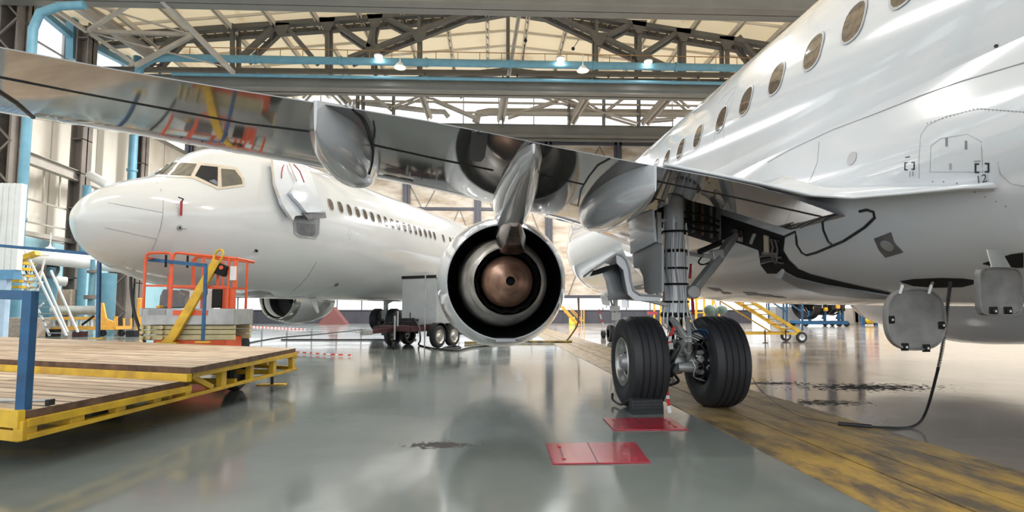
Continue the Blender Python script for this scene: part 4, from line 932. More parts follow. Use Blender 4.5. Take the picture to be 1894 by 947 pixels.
# open wheel well in the belly, its shade painted as a black skin
lab(patch(A, [(1335, 440), (1335, 398), (1452, 437), (1449, 463), (1459, 480), (1476, 497), (1500, 507), (1560, 522), (1640, 540), (1656, 545), (1600, 540), (1500, 520), (1450, 505), (1420, 505), (1408, 490), (1404, 462), (1370, 450)], treeF, .012, 'wheel_well_painted_shade', black, PA, res=7, skirt=.03), 'black skin painting the shade inside the open wheel well in the belly')
lab(patch(A, [(1446, 502), (1452, 500), (1475, 512), (1530, 525), (1600, 536), (1650, 544), (1640, 549), (1590, 548), (1530, 542), (1480, 530), (1452, 516), (1444, 508)], treeF, .03, 'wheel_well_rim', doorg, PA, res=7, skirt=.04), 'dark grey riveted rim strip')
plate(A, [(1430, 512), (1446, 497), (1449, 502), (1443, 516)], 0, -2.2, (.02, 0, 0), 'well_bracket', steelg, PA)
for q in [[(1307, 531), (1330, 533), (1338, 538), (1322, 538)], [(1333, 540), (1345, 540), (1354, 543), (1340, 544)], [(1374, 540), (1398, 541), (1408, 545), (1385, 546)], [(1403, 544), (1425, 545), (1436, 549), (1412, 549)], [(1432, 548), (1446, 548), (1455, 551), (1440, 551)]]:
    patch(A, q, treeF, .006, 'dark_panel', panelg, PA, res=6)
for q, mm in [([(1416, 433), (1424, 436), (1425, 465), (1416, 464)], beige), ([(1396, 430), (1402, 431), (1394, 450), (1389, 448)], steelg), ([(1366, 424), (1377, 426), (1378, 446), (1368, 444)], bronze), ([(1428, 438), (1446, 442), (1446, 446), (1428, 442)], darkm), ([(1412, 478), (1450, 470), (1450, 475), (1414, 484)], darkm), ([(1412, 464), (1440, 466), (1440, 470), (1412, 469)], panelg)]: patch(A, q, treeF, .03, 'well_bracket', mm, PA, res=5, skirt=.02)
for q in [[(1430, 440), (1434, 455), (1430, 470), (1438, 485)], [(1438, 441), (1442, 458), (1440, 480)], [(1408, 472), (1425, 470), (1448, 474)], [(1410, 485), (1430, 480), (1452, 484)]]: line(A, q, treeF, .012, 'well_hose', panelg, PA, off=.03)
# fuelling hatches, inner shade painted as black skins, and hanging access doors
lab(patch(A, [(1665, 520), (1690, 516), (1740, 514), (1780, 515), (1803, 518), (1803, 524), (1780, 530), (1730, 531), (1690, 528)], treeF, .008, 'hatch_painted_shade', black, PA, res=6), 'black skin painting the shade inside the oval hatch')
lab(patch(A, [(1818, 487), (1840, 480), (1870, 470), (1893, 467), (1893, 494), (1860, 494), (1840, 492)], treeF, .008, 'hatch_painted_shade', black, PA, res=6), 'black skin painting the shade inside the hatch at the frame edge')
def hangdoor(c, w_, h_, e, name, label, bolts_, nrm, yv):
    ctr = A.hit(*c, 1, yv); m = MB(); n = 48; R = []
    def ring(k, d):
        out = []
        for i in range(n):
            a = 2*pi*i/n; cc, ss = cos(a), sin(a); kk = (abs(cc)**e+abs(ss)**e)**(-1/e); out.append(ctr+Vector((w_/2*k*kk*cc, d, h_/2*k*kk*ss)))
        return out
    m.loft([ring(1, .02), ring(1, -.005), ring(.985, -.02), ring(.93, -.022), ring(.915, -.012), ring(.01, -.012)])
    o = m.build(name, scuffm, PA, smooth=30); lab(o, label)
    for bx, by in bolts_:
        p = ctr+Vector((bx*w_/2, -.012, by*h_/2)); q = MB().cbox(p, (.06, .015, .06)); q.lathe([(0, .022), (.02, .022), (.02, .001)], p, (0, -1, 0), 14).build('latch', black, o, bevel=.004)
        MB().lathe([(.02, .009), (.023, .009), (.024, .001)], p, (0, -1, 0), 10).build('latch_pin', alum, o)
    return o, ctr
scuffm = M('scuffed_grey_panel', (134, 134, 134), .45, .3, .18, 5, tint=(98, 98, 98), det=8)
yA = -2.62
s1 = (A.M @ Vector((0, yA, 1))-CP).dot(FW)/FPX
d1, c1 = hangdoor((1692, 590), 115*s1, 113*s1, 2.6, 'round_access_door', 'hanging rounded scuffed grey access door', [(-.83, -.02), (.84, -.2), (-.4, -.88), (.3, -.92)], 0, yA)
yB_ = -3.1; s2 = (A.M @ Vector((0, yB_, 1))-CP).dot(FW)/FPX
d2, c2 = hangdoor((1847, 539), 84*s2, 88*s2, 6, 'square_access_door', 'hanging rectangular scuffed grey access door', [(-.36, -.8), (.3, -.8)], 0, yB_)
for dx in (-.14, .1): MB().tube([c1+Vector((dx, -.03, .2)), c1+Vector((dx+.01, -.04, .26)), A.surf(1692+dx*260+8, 522, treeF)[0]], .012, 8).build('hinge_arm', steelg, d1)
MB().prism([c2+Vector((-.07, -.03, .17)), c2+Vector((.07, -.03, .17)), c2+Vector((.06, .03, .3)), c2+Vector((-.04, .03, .3))], (0, .01, 0)).build('hinge_arm', steelg, d2, smooth=0)

# ================================================================== AIRLINER B (nose at the left)
rb_ = radians(-18.6); bx, by = -10.8, 7.35
B = Frame((bx*cos(rb_)-by*sin(rb_), bx*sin(rb_)+by*cos(rb_), 0), -18.6, .9)
PB = thing('airliner', 'white twin-jet airliner facing left with its forward cabin door open', 'aircraft', B.M)
TB = [(.13, .04, 3.0, 2.92), (.24, .34, 3.25, 2.64), (.5, .66, 3.54, 2.32), (1.0, 1.0, 3.85, 2.04), (1.7, 1.27, 4.14, 1.80), (2.15, 1.40, 4.42, 1.71), (2.75, 1.54, 4.93, 1.63), (3.3, 1.65, 5.2, 1.57), (4.2, 1.78, 5.38, 1.5), (5.5, 1.86, 5.46, 1.46), (7, 1.88, 5.47, 1.45), (24, 1.88, 5.47, 1.45), (29, 1.4, 5.4, 2.4), (34, .3, 5.2, 4.5)]
def bring(y, n=56):
    hw, top, bot = sinterp(TB, y); cz = 3.46 if y > 5 else (2.96+(3.46-2.96)*min(1, y/4.2)**.9)
    cz = min(max(cz, bot+.03), top-.03)
    return [Vector((hw*sin(2*pi*j/n), y, cz+((top-cz) if cos(2*pi*j/n) > 0 else (cz-bot))*cos(2*pi*j/n))) for j in range(n)]
mbB = MB(); mbB.loft([bring(y) for y in [.13, .15, .18, .24, .32, .44, .6, .8, 1.05, 1.3, 1.6, 1.85, 2.1, 2.3, 2.5, 2.7, 2.9, 3.1, 3.4, 3.8, 4.3, 4.9, 5.5, 6.2, 7, 9, 12, 15, 18, 21, 24, 26, 28, 30, 32, 34]])
mbB.build('fuselage', white2, PB, smooth=60); treeB = mbB.tree()
def PBp(poly, off, name, mat, res=6, skirt=.02, par=PB, l=None):
    o = patch(B, poly, treeB, off, name, mat, par, res, skirt)
    if l: o['label'] = l
    return o
fr_ = PBp([(262, 325), (284, 294), (370, 301), (438, 310), (452, 331), (452, 345), (404, 351), (355, 330)], .012, 'windscreen_frame', beige)
PBp([(232, 324), (246, 309), (268, 297), (279, 296), (262, 312), (254, 322)], .012, 'windscreen_frame', beige)
PBp([(236, 323), (248, 310), (268, 300), (274, 299), (258, 313), (250, 322)], .02, 'windscreen_pane', cockg)
PBp([(268, 322), (288, 299), (364, 304), (353, 326)], .02, 'windscreen_pane', cockg, par=fr_)
PBp([(361, 326), (372, 307), (403, 310), (402, 345)], .02, 'side_window_painted_shade', black, par=fr_, l='black skin painting the shade inside the slid back cockpit side window')  # shade behind the open window painted as a black skin, no hole cut
PBp([(410, 346), (409, 313), (434, 315), (446, 331), (448, 341)], .02, 'side_window_pane', cockg, par=fr_)
seatm = M('cockpit_grey', (110, 114, 126), .6)
PBp([(386, 336), (396, 333), (401, 337), (401, 344)], .026, 'cockpit_seat', seatm, res=4, par=fr_)
def bl(pts, r=.008, mat=linem, name='panel_joint', off=0): return line(B, pts, treeB, r, name, mat, PB, off)
bl([(270, 325), (290, 337), (298, 352), (302, 372), (301, 400), (296, 425), (288, 446), (281, 462)], .009)
bl([(200, 375), (301, 393)], .007); bl([(194, 421), (290, 442)], .007)
bl([(585, 485), (570, 510), (552, 530), (532, 546)], .008, M('thin_dark_line', (110, 100, 98), .5)); bl([(606, 495), (615, 507), (626, 521)], .004); bl([(626, 524), (600, 540), (560, 549), (470, 554)], .006)
disc_ = lambda x, y, r, name, mat: disc_b(x, y, r, name, mat)
def disc_b(x, y, r, name, mat, off=.02):
    h, nn = B.surf(x, y, treeB, 0); m = MB(); m.lathe([(0, r), (off, r), (off+.001, r*.9), (off, .001)], h, nn, 20); return m.build(name, mat, PB, smooth=20), h, nn
disc_b(332, 421, .055, 'sensor_plate', steelg); _, h, nn = disc_b(332, 421, .02, 'sensor_vane', darkm, .05)
MB().tube([h+nn*.05, h+nn*.06+Vector((0, .14, 0))], .008, 6).build('sensor_vane', steelg, PB)
h, nn = B.surf(336, 373, treeB, 0); MB().tube([h, h+nn*.1, h+nn*.12-Vector((0, .12, 0))], .014, 8).build('pitot_probe', darkm, PB)
h2 = B.surf(332, 376, treeB, .1)[0]; MB().box((h2.x, h2.y-.03, h2.z-.30), (h2.x+.004, h2.y+.03, h2.z)).build('warning_ribbon', red, PB)
disc_b(473, 463, .03, 'static_probe', darkm, .05); disc_b(622, 526, .07, 'drain_mast', panelg, .03)
PBp([(440, 549), (455, 540), (480, 538), (500, 541), (507, 547), (500, 552), (470, 555)], .01, 'nose_gear_bay', panelg)
m = MB(); m.tube([B.surf(646, 421, treeB, .0)[0]]*1+[B.surf(649, 433, treeB, 0)[0], B.surf(646, 443, treeB, 0)[0], B.surf(643, 433, treeB, 0)[0]], .006, 6, closed=True); m.build('access_panel', linem, PB)
# cabin windows
def bside(z): return 1.88*sqrt(max(0, 1-((z-3.46)/2.0)**2))
def bwin(x, y):
    h, nn = B.surf(x, y, treeB, 0); y0 = h.y; z0 = h.z
    def ringz(w_, h_, off, w0=1):
        w_ *= w0; h_ *= w0
        out = []
        for i in range(18):
            a = 2*pi*i/18; c, s_ = cos(a), sin(a); k = (abs(c)**2.8+abs(s_)**2.8)**(-1/2.8); z = z0+h_/2*k*s_
            yy = y0+w_/2*k*c; hh = treeB.ray_cast(Vector((4, yy, z)), Vector((-1, 0, 0)))[0]; out.append(Vector((hh.x+off, yy, z)))
        return out
    f = MB().loft([ringz(.25, .36, .004), ringz(.25, .36, .012), ringz(.21, .32, .013), ringz(.205, .315, .006)], cap=False).build('window_frame', linem, PB)
    MB().loft([ringz(.21, .32, .008, k) for k in (1, .7, .35, .03)], cap=False).build('window_pane', glass, f)
for x, y in [(611.5, 378), (629.5, 383), (646, 388), (661, 392), (675, 396), (688.5, 401), (701.5, 405), (713.5, 409), (725.5, 413), (736.5, 416.5), (748, 420), (758, 423), (768, 426), (777, 429), (786.5, 431), (795, 433), (803.5, 436), (820, 440.5), (833, 445), (839.5, 447), (845.5, 449), (851, 451)]: bwin(x, y)
# open forward door
dop = PBp([(553, 311), (566, 322), (578, 345), (586, 375), (589, 410), (588, 434), (582, 440), (553, 437), (545, 431), (542, 412), (545, 400), (556, 395)], .012, 'door_opening', doorg, l='dark grey door opening')
PBp([(563, 350), (577, 353), (577, 356), (563, 353)], .02, 'warning_strip', yellow, res=4, skirt=.004, par=dop)
PBp([(548, 412), (582, 415), (582, 433), (576, 437), (554, 433), (549, 428)], .02, 'sill_plate', panelg, res=5, par=dop)
bl([(553, 310), (567, 322), (579, 345), (587, 375), (590, 410), (589, 433), (583, 441), (553, 438), (544, 431), (542, 410)], .016, steelg, 'door_surround', .01)
door = PBp([(497, 303), (553, 311), (566, 330), (586, 392), (586, 399), (560, 399), (535, 401), (531, 408), (512, 381), (500, 345)], .20, 'cabin_door', white, res=7, skirt=.10, l='open white cabin door with red arrows and a handle')
line(B, [(497, 303), (499, 335), (504, 358), (517, 385), (532, 409)], treeB, .03, 'door_edge', beige, door, .16)
line(B, [(518, 314), (513, 322), (511, 338)], treeB, .012, 'red_arc', red, door, .21, res=4); line(B, [(534, 314), (545, 326), (552, 345)], treeB, .012, 'red_arc', red, door, .21, res=4)
line(B, [(525, 313), (527, 320), (531, 330), (537, 344)], treeB, .028, 'door_handle', beige, door, .25, res=4)
lab(patch(B, [(520, 364), (530, 356), (546, 352), (578, 378), (586, 394), (550, 396)], treeB, .32, 'slide_pack', white, door, 6, .1), 'white escape slide cover')
patch(B, [(545, 396), (587, 396), (589, 405), (556, 407)], treeB, .26, 'slide_girt', panelg, door, 6, .1)
# starboard engine, wing and gear; port gear
def engineB(x):
    ez = 1.78; o = Vector((x, 0, ez)); ax = (0, 1, -.02)
    c = MB().lathe([(11.9, .76), (11.5, .78), (11.42, .84), (11.5, .91), (11.8, .98), (12.3, 1.05), (12.9, 1.07), (13.5, 1.0), (14.1, .86), (14.4, .76), (14.4, .74)], o, ax, 48).build('engine_cowl', white2, PB, smooth=50)
    MB().lathe([(11.78, .77), (11.5, .778), (11.41, .84), (11.49, .912), (11.75, .97)], o, ax, 48).build('inlet_lip', polish, c, smooth=50)
    MB().lathe([(11.9, .76), (12.4, .75), (12.5, .25), (12.1, .02)], o, ax, 32).build('fan', black, c)
    MB().lathe([(14.2, .5), (14.8, .42), (15.4, .05)], o, ax, 24).build('exhaust_plug', bronze, c)
engineB(-4.83)
m = MB(); m.loft([[Vector((x, le+(te-le)*c, z+.0+ch*th*s_)) for c, s_ in [(0, 0), (.15, .5), (.5, .5), (1, 0), (.5, -.35), (.15, -.4)]] for x, le, te, z, ch, th in [(-1.5, 11.8, 19, 2.1, 7.2, .12), (-5, 13.6, 18.6, 2.55, 5, .12), (-10, 16.2, 19.8, 3.1, 3.6, .11), (-16.5, 19.7, 21.3, 3.8, 1.6, .1)]]); m.build('wing', wgrey, PB)
def gearB(x):
    g = bpy.data.objects.new('main_landing_gear', None); C.objects.link(g); g.parent = PB; yg = 16.9; z0 = -.26+.22
    for dx in (-.45, .45): 
        MB().lathe([(-.2, .3), (-.22, .42), (-.2, .5), (-.14, .55), (.14, .55), (.2, .5), (.22, .42), (.2, .3), (.1, .25), (.08, .1), (.08, .001)], (x+dx, yg, z0+.56), (1, 0, 0), 36).build('tyre', rubber, g)
    MB().cyl((x, yg, z0+.56), (x, yg, 2.3), .12).cyl((x-.45, yg, z0+.56), (x+.45, yg, z0+.56), .07).cbox((x, yg-.1, z0+.8), (.3, .2, .4)).build('shock_strut', steelg, g)
    MB().bar((x, yg, 1.3), (x*.45, yg, 2.0), .09).build('side_brace', steelg, g)
gearB(-2.86); gearB(2.86)
g = bpy.data.objects.new('nose_landing_gear', None); C.objects.link(g); g.parent = PB
for dx in (-.2, .2): MB().lathe([(-.09, .17), (-.1, .25), (-.08, .33), (.08, .33), (.1, .25), (.09, .17), (.02, .001)], (dx, 4.0, .28), (1, 0, 0), 24).build('tyre', rubber, g)
MB().cyl((0, 4, .28), (0, 4, 1.7), .08).cyl((-.2, 4, .28), (.2, 4, .28), .04).build('shock_strut', steelg, g)
m = MB(); h, nn = B.surf(570, 551, treeB, 0); m.prism([h, h+Vector((0, .35, 0)), h+Vector((0, .5, -.46)), h+Vector((0, .42, -.46))], (.03, 0, 0)); m.build('gear_door', white2, PB, smooth=0)

# ================================================================== PLATFORM TROLLEY (left foreground)
Z2, Z1, Z0 = .60, .46, .25
uA, uB, uC, uD = G(353, 680, Z2), G(547, 644, Z2), G(0, 623, Z2), G(0, 664, Z2)
uC = uB+(uC-uB)*1.15; uD = uA+(uD-uA)*1.6
lA, lB = G(47, 760, Z1), G(351, 702, Z1)
dl = (uD-uA).normalized()*3.2
plat = thing('work_platform', 'two level wooden decked platform on a yellow steel frame at the lower left', 'platform', (lA.x, lA.y, 0))
def loc(v): return Vector((v[0]-lA.x, v[1]-lA.y, v[2] if len(v) > 2 else 0))
up_ = [loc(v) for v in (uA, uB, uC, uD)]; m = MB(); m.prism([v-Vector((0, 0, .065)) for v in up_], (0, 0, .065)); o = m.build('upper_deck', planks, plat, smooth=0, bevel=.004)
o.data.materials.append(plankend)
for p in o.data.polygons: p.material_index = 1 if abs(p.normal.z) < .5 else 0
lo_ = [loc(v) for v in (lA, lB, lB+dl, lA+dl)]; m = MB(); m.prism([v-Vector((0, 0, .06)) for v in lo_], (0, 0, .06)); o = m.build('lower_deck', planks, plat, smooth=0, bevel=.004)
o.data.materials.append(plankend)
for p in o.data.polygons: p.material_index = 1 if abs(p.normal.z) < .5 else 0
z_ = lambda v, z: Vector((v.x, v.y, z))
n0 = loc(lA); nf = loc(lB); ua, ub, uc, ud = up_
def yb(a, c, w_, h_, name='frame_beam', mat=yellow): return MB().bar(a, c, w_, h_).build(name, mat, plat, smooth=0, bevel=.004)
yb(z_(n0, Z1-.09), z_(nf, Z1-.09), .06, .06); yb(z_(nf, Z2-.095), z_(ub, Z2-.095), .06, .06)
yb(z_(n0, Z0+.02), z_(ub, Z0+.02), .07, .04)
nl = n0+(lo_[3]-lo_[0]); yb(z_(n0, Z1-.055)+Vector((0, -.03, 0)), z_(nl, Z1-.055)+Vector((0, -.03, 0)), .05, .13); yb(z_(n0, Z0+.03), z_(nl, Z0+.03), .07, .08)
yb(z_(ua, Z2-.105)+Vector((0, -.02, 0)), z_(ud, Z2-.105)+Vector((0, -.02, 0)), .06, .08)
yb(z_(ub, Z2-.12), z_(uc, Z2-.12), .06, .1); yb(z_(ub, Z0+.03), z_(uc, Z0+.03), .06, .06)
def atx(a, c, px, z=.4):
    lo__, hi = 0.0, 1.0
    for _ in range(40):
        t = (lo__+hi)/2; P_ = a.lerp(c, t)+Vector((lA.x, lA.y, z)); d = P_-CP
        if CX+FPX*d.dot(RT)/d.dot(FW) < px: lo__ = t
        else: hi = t
    return a.lerp(c, t)
n00 = Vector((n0.x, n0.y, 0)); u00 = Vector((ub.x, ub.y, 0))
for px, w_ in [(52, .11), (141, .13), (221, .11), (289, .1), (346, .09), (412, .1), (464, .08), (506, .09), (541, .08)]:
    p = atx(n00, u00, px); top = Z1-.07 if px < 350 else Z2-.07
    MB().box((p.x-.05, p.y-w_/2-.01, Z0), (p.x+.02, p.y+w_/2+.01, top)).build('frame_post', yellow, plat, smooth=0, bevel=.004)
p = atx(n00, u00, 352); yb(z_(p, Z2-.12), z_(atx(n00, u00, 392), Z0+.05), .05, .06, 'frame_brace')
for t in (.18, .45, .75): 
    q = ua.lerp(ud, t); MB().box((q.x-.1, q.y-.04, Z1), (q.x+.1, q.y+.04, Z2-.1)).build('deck_bracket', yellow, plat, smooth=0)
inn = Vector((-1.0, .12, 0))
for t in (.1, .35, .62, .85):
    q = n00.lerp(u00, t); yb(z_(q, Z0+.05), z_(q+inn*3, Z0+.05), .05, .07, 'cross_beam')
for t in (.55, .8): q = n00.lerp(u00, t); yb(z_(q, Z2-.14), z_(q+inn*3, Z2-.14), .05, .07, 'cross_beam')
yb(z_(n00.lerp(u00, .0)+inn*1.1, Z0+.04), z_(u00+inn*1.1, Z0+.04), .05, .07, 'cross_beam')
for px, yy in ((441, 722),):
    g_ = loc(G(px, yy)); w_ = MB().lathe([(-.08, .18), (-.09, .25), (-.05, .29), (.05, .29), (.09, .25), (.08, .18), (.03, .15), (.03, .001)], (g_.x-.05, g_.y, .29), (1, 0, 0), 28).build('wheel', rubber, plat)
    c_ = copy_tree(w_, plat); c_.location = (-1.9, .1, 0); pass
g_ = loc(G(503, 712)); MB().prism([g_+Vector((-.22, -.1, 0)), g_+Vector((.22, -.06, 0)), g_+Vector((.2, .12, 0)), g_+Vector((-.2, .1, 0))], (0, 0, .015)).build('jack_foot', yellow, plat, smooth=0)
MB().cyl(g_+Vector((0, 0, .015)), g_+Vector((0, 0, Z0+.2)), .025, 10).build('jack_screw', darkm, plat)
# blue railings
rail = thing('guard_railing', 'near blue guard rail post rising from the corner of the lower deck', 'railing', z_(lA, Z1)+Vector((-.04, .03, 0)))
hz = .88; MB().box((-.035, -.035, 0), (.035, .035, hz)).build('post', blue, rail, smooth=0, bevel=.004)
MB().bar((.035, 0, hz-.03), (-2.6, .35, hz+.04), .06, .07).build('top_rail', blue, rail, smooth=0, bevel=.004)
r1b = G(375, 634, Z2); r0b = G(181, 627, Z2)
Y1_ = r1b.y; Y0_ = r0b.y
rail2 = thing('guard_railing', 'long dark blue guard rail along the far edge of the upper deck', 'railing', r1b)
t1 = W.hit(381, 491, 1, Y1_)-r1b; t0 = W.hit(184, 471, 1, Y0_)-r1b; tm = W.hit(-60, 449, 1, Y0_+ (Y0_-Y1_)*1.2)-r1b; b0 = r0b-r1b
MB().bar((0, 0, 0), t1, .05, .05).build('post', blue, rail2, smooth=0); MB().bar(b0, t0, .06, .06).build('post', blue, rail2, smooth=0)
MB().bar(t1, t0, .05, .07).build('top_rail', blue, rail2, smooth=0); MB().bar(t0, tm, .05, .07).build('top_rail', blue, rail2, smooth=0)
for v in (Vector((0, 0, 0)), b0): MB().box((v.x-.12, v.y-.06, v.z-.0), (v.x+.12, v.y+.06, v.z+.03)).build('post_foot', yellow, rail2, smooth=0)
# yellow lever bar with a loop
yy0 = G(312, 632, Z2)
bar = thing('tow_bar', 'leaning yellow bar with a looped top resting on the deck edge', 'bar', yy0)
hb = lambda x, y, dy=0: W.hit(x, y, 1, yy0.y+dy)-yy0
MB().loft([[hb(*a), hb(*c), hb(*c)+Vector((0, .08, 0)), hb(*a)+Vector((0, .08, 0))] for a, c in [((296, 634), (318, 634)), ((308, 624), (326, 624)), ((390, 484), (405, 487)), ((392, 478), (407, 484))]]).build('bar', yellow, bar, smooth=0, bevel=.006)
pts = [(392, 482), (397, 468), (403, 462), (409, 463), (411, 470), (405, 484)]
MB().tube(smoothpath([hb(*p)+Vector((0, .04, 0)) for p in pts]), .022, 8).build('loop', yellow, bar)
MB().box(tuple(hb(288, 636)), tuple(hb(325, 633)+Vector((0, .2, 0)))).build('foot', yellow, bar, smooth=0)
tag(MB().tube(smoothpath([W.hit(*p, 1, yy0.y+.6) for p in [(242, 512), (243, 540), (248, 575), (257, 605), (268, 633)]]), .03, 8).build('drooping_hose', hose), 'thick black hose drooping down left of the orange lift', 'hose')
hd_ = loc(G(0, 742, Z1+.03)); hd2 = loc(G(92, 744, Z1+.04))
hnd = thing('steel_bar', 'grey steel bar with a dark end lying on the lower deck', 'bar', G(92, 744, Z1+.02))
MB().cyl((-.75, .04, .012), (0, 0, .012), .014, 10).build('rod', steelg, hnd); MB().cbox((.01, -.01, 0), (.03, .06, .05)).build('end_fitting', darkm, hnd, smooth=0)

# ================================================================== SCISSOR LIFT
LY = 11.0; lc = W.hit(362, 600, 1, LY)
lift = thing('scissor_lift', 'orange scissor lift with tan folded arms parked under the far airliner nose', 'scissor lift', (lc.x, LY, 0))
lift.scale = (1, .8, 1); lx = lambda px: (265+(px-265)*.85-362)*.011; lz = lambda py: HC+(576-py)*.0111
m = MB().box((lx(290), .05, .25), (lx(440), .95, lz(622))); m.build('chassis', orange, lift, smooth=0, bevel=.02)
for x in (lx(300), lx(440)):
    for y in (.0, 1.0): MB().lathe([(-.09, .1), (-.09, .19), (-.06, .215), (.06, .215), (.09, .19), (.09, .1), (.05, .08), (.05, .001)], (x, y, .215), (0, 1, 0), 24).build('wheel', black, lift)
for i, (y0, y1) in enumerate([(601, 608), (609, 617), (618, 627)]):
    for yy in (.02, .9):
        MB().box((lx(270 if yy < .5 else 280), yy, lz(y1)), (lx(459), yy+.09, lz(y0))).build('scissor_arm', tan_, lift, smooth=0, bevel=.012)
    for x in (lx(270), lx(285), lx(310)): MB().cyl((x, -.05, (lz(y0)+lz(y1))/2), (x, 1.05, (lz(y0)+lz(y1))/2), .04, 12).build('pivot_pin', tan_, lift)
MB().box((lx(268), -.04, lz(600)), (lx(459), 1.06, lz(571))).box((lx(264), -.05, lz(585)), (lx(270), 1.07, lz(570))).build('platform', steelg, lift, smooth=0, bevel=.01)
lab(MB().box((lx(333), -.05, lz(583)), (lx(405), -.041, lz(574))).build('platform_stripe', orange, lift, smooth=0), 'orange stripe on the grey platform side')
MB().box((lx(283), -.055, lz(582)), (lx(318), -.041, lz(572))).build('platform_plate', doorg, lift, smooth=0)
for yy in (0, 1.0):
    for px in (269, 324, 390, 444): MB().bar((lx(px), yy, lz(571)), (lx(px), yy, lz(480)), .045 if px != 324 else .07, .045).build('rail_post', orange, lift, smooth=0, bevel=.006)
    MB().tube(smoothpath([(lx(269), yy, lz(495)), (lx(270), yy, lz(478)), (lx(277), yy, lz(472)), (lx(300), yy, lz(471)), (lx(318), yy, lz(472)), (lx(324), yy, lz(480))]), .026, 8).build('top_rail', orange, lift)
    MB().tube(smoothpath([(lx(325), yy, lz(488)), (lx(328), yy, lz(475)), (lx(335), yy, lz(471)), (lx(370), yy, lz(474)), (lx(460), yy, lz(481))]), .026, 8).build('top_rail', orange, lift)
    MB().bar((lx(269), yy, lz(530)), (lx(445), yy, lz(532)), .03, .04).build('mid_rail', orange, lift, smooth=0)
for px in (269, 459): MB().tube([(lx(px), 0, lz(480)), (lx(px), 1.0, lz(480))], .024, 8).build('end_rail', orange, lift)
MB().box((lx(433), .02, lz(571)), (lx(457), .1, lz(534))).box((lx(452), .0, lz(534)), (lx(460), .08, lz(481))).box((lx(417), .02, lz(530)), (lx(422), .08, lz(484))).build('end_panel', orange, lift, smooth=0, bevel=.01)
cb = MB().cbox((lx(426), -.02, lz(500)), (.30, .2, .22), Matrix.Rotation(.4, 3, 'Y')).build('control_box', black, lift, smooth=0, bevel=.02)
MB().cyl((lx(433), -.14, lz(498)), (lx(433), -.1, lz(498)), .04).build('stop_button', orange, cb)
MB().box((lx(447), -.02, lz(520)), (lx(460), .0, lz(495))).build('instruction_plate', wpipe, lift, smooth=0)
MB().box((lx(412), -.06, lz(570)), (lx(433), .02, lz(536))).build('manual_box', black, lift, smooth=0, bevel=.02)
MB().tube(smoothpath([(lx(393), -.02, lz(534)), (lx(396), -.03, lz(548)), (lx(400), -.03, lz(545)), (lx(399), -.02, lz(534))]), .02, 8).build('cable_loop', black, lift)
for px, py in ((313, 475), (358, 476)): MB().bar((lx(px), -.03, lz(py)), (lx(px), -.03, lz(py+22)), .035, .03).build('clip_strap', black, lift, smooth=0)
tag(MB().box((lx(346)+lc.x, LY+.3, lz(572)), (lx(395)+lc.x, LY+.34, lz(537))).build('white_board', wpipe, smooth=0, bevel=.005), 'white board standing on the lift platform behind the rails', 'board')
tag(MB().prism([(lx(278)+lc.x, LY+.35, lz(570)), (lx(335)+lc.x, LY+.35, lz(570)), (lx(330)+lc.x, LY+.35, lz(545)), (lx(318)+lc.x, LY+.35, lz(537)), (lx(285)+lc.x, LY+.35, lz(535)), (lx(279)+lc.x, LY+.35, lz(548))], (0, .4, 0)).build('equipment_case', panelg, smooth=0, bevel=.03), 'dark grey rounded case standing at the left end of the lift platform', 'case')
tag(MB().box((lx(288)+lc.x, LY+.1, lz(570)), (lx(296)+lc.x, LY+.25, lz(565))).build('glove', yelor, smooth=0, bevel=.02), 'small yellow cloth lying at the left end of the lift platform', 'cloth')

# ================================================================== POWER CART
cart = thing('power_cart', 'grey cabinet on a maroon twin axle trailer beside the hanging engine', 'trailer', Matrix.Translation((-2.35, 18.9, 0)) @ Matrix.Rotation(radians(-30), 4, 'Z'))
MB().box((-.5, -.5, .78), (.95, 1.5, 2.36)).build('cabinet', greyp, cart, smooth=0, bevel=.015)
MB().box((-.52, -.52, 2.30), (.97, 1.52, 2.40)).build('cabinet_roof', darkm, cart, smooth=0, bevel=.01)
for x in (-.75, .75): MB().bar((x, -1.6, .62), (x, 1.7, .62), .07, .14).build('chassis_rail', maroon, cart, smooth=0)
for y in (-1.6, -.6, .6, 1.7): MB().bar((-.75, y, .62), (.75, y, .62), .07, .12).build('cross_member', maroon, cart, smooth=0)
MB().box((-.75, -1.6, .68), (.75, 1.7, .72)).build('bed', maroon, cart, smooth=0)
MB().bar((0, -1.6, .6), (0, -2.7, .56), .1, .12).build('drawbar', maroon, cart, smooth=0); MB().cbox((0, -2.75, .56), (.16, .4, .16)).bar((0, -2.9, .58), (0, -3.2, .58), .04).build('hitch', steelg, cart, smooth=0, bevel=.02)
for x in (-.95, .95):
    for y in (-.42, .42):
        w_ = MB().lathe([(-.1, .24), (-.11, .32), (-.07, .37), (.07, .37), (.11, .32), (.1, .24)], (x, y, .37), (1, 0, 0), 28).build('tyre', rubber, cart); s_ = 1 if x > 0 else -1
        MB().lathe([(s_*.1, .24), (s_*.05, .2), (s_*.06, .12), (s_*.12, .08), (s_*.12, .001)], (x, y, .37), (1, 0, 0), 20).build('wheel_rim', alum, w_)
    for y in (-.42, .42):
        MB().lathe([(-.13, .42), (.13, .42), (.13, .44), (-.13, .44)], (x, y, .38), (1, 0, 0), 16, a0=pi*.0, a1=pi).build('mudguard', darkm, cart)
jw = MB().cyl((.25, -1.75, 1.05), (.25, -1.75, .3), .03).build('jockey_leg', steelg, cart); MB().lathe([(-.03, .08), (-.035, .13), (.035, .13), (.03, .08), (.0, .001)], (.25, -1.75, .13), (1, .3, 0), 18).build('jockey_wheel', rubber, jw)
MB().cyl((.78, -.9, 0.02), (.78, -.9, 2.45), .022).build('pole', steelg, cart); MB().cyl((.2, -1.55, .7), (.2, -1.55, 1.2), .03).build('pole', steelg, cart)
MB().cyl((.1, -.8, .72), (.1, -.8, 1.15), .02).build('pole', darkm, cart)
pth = []
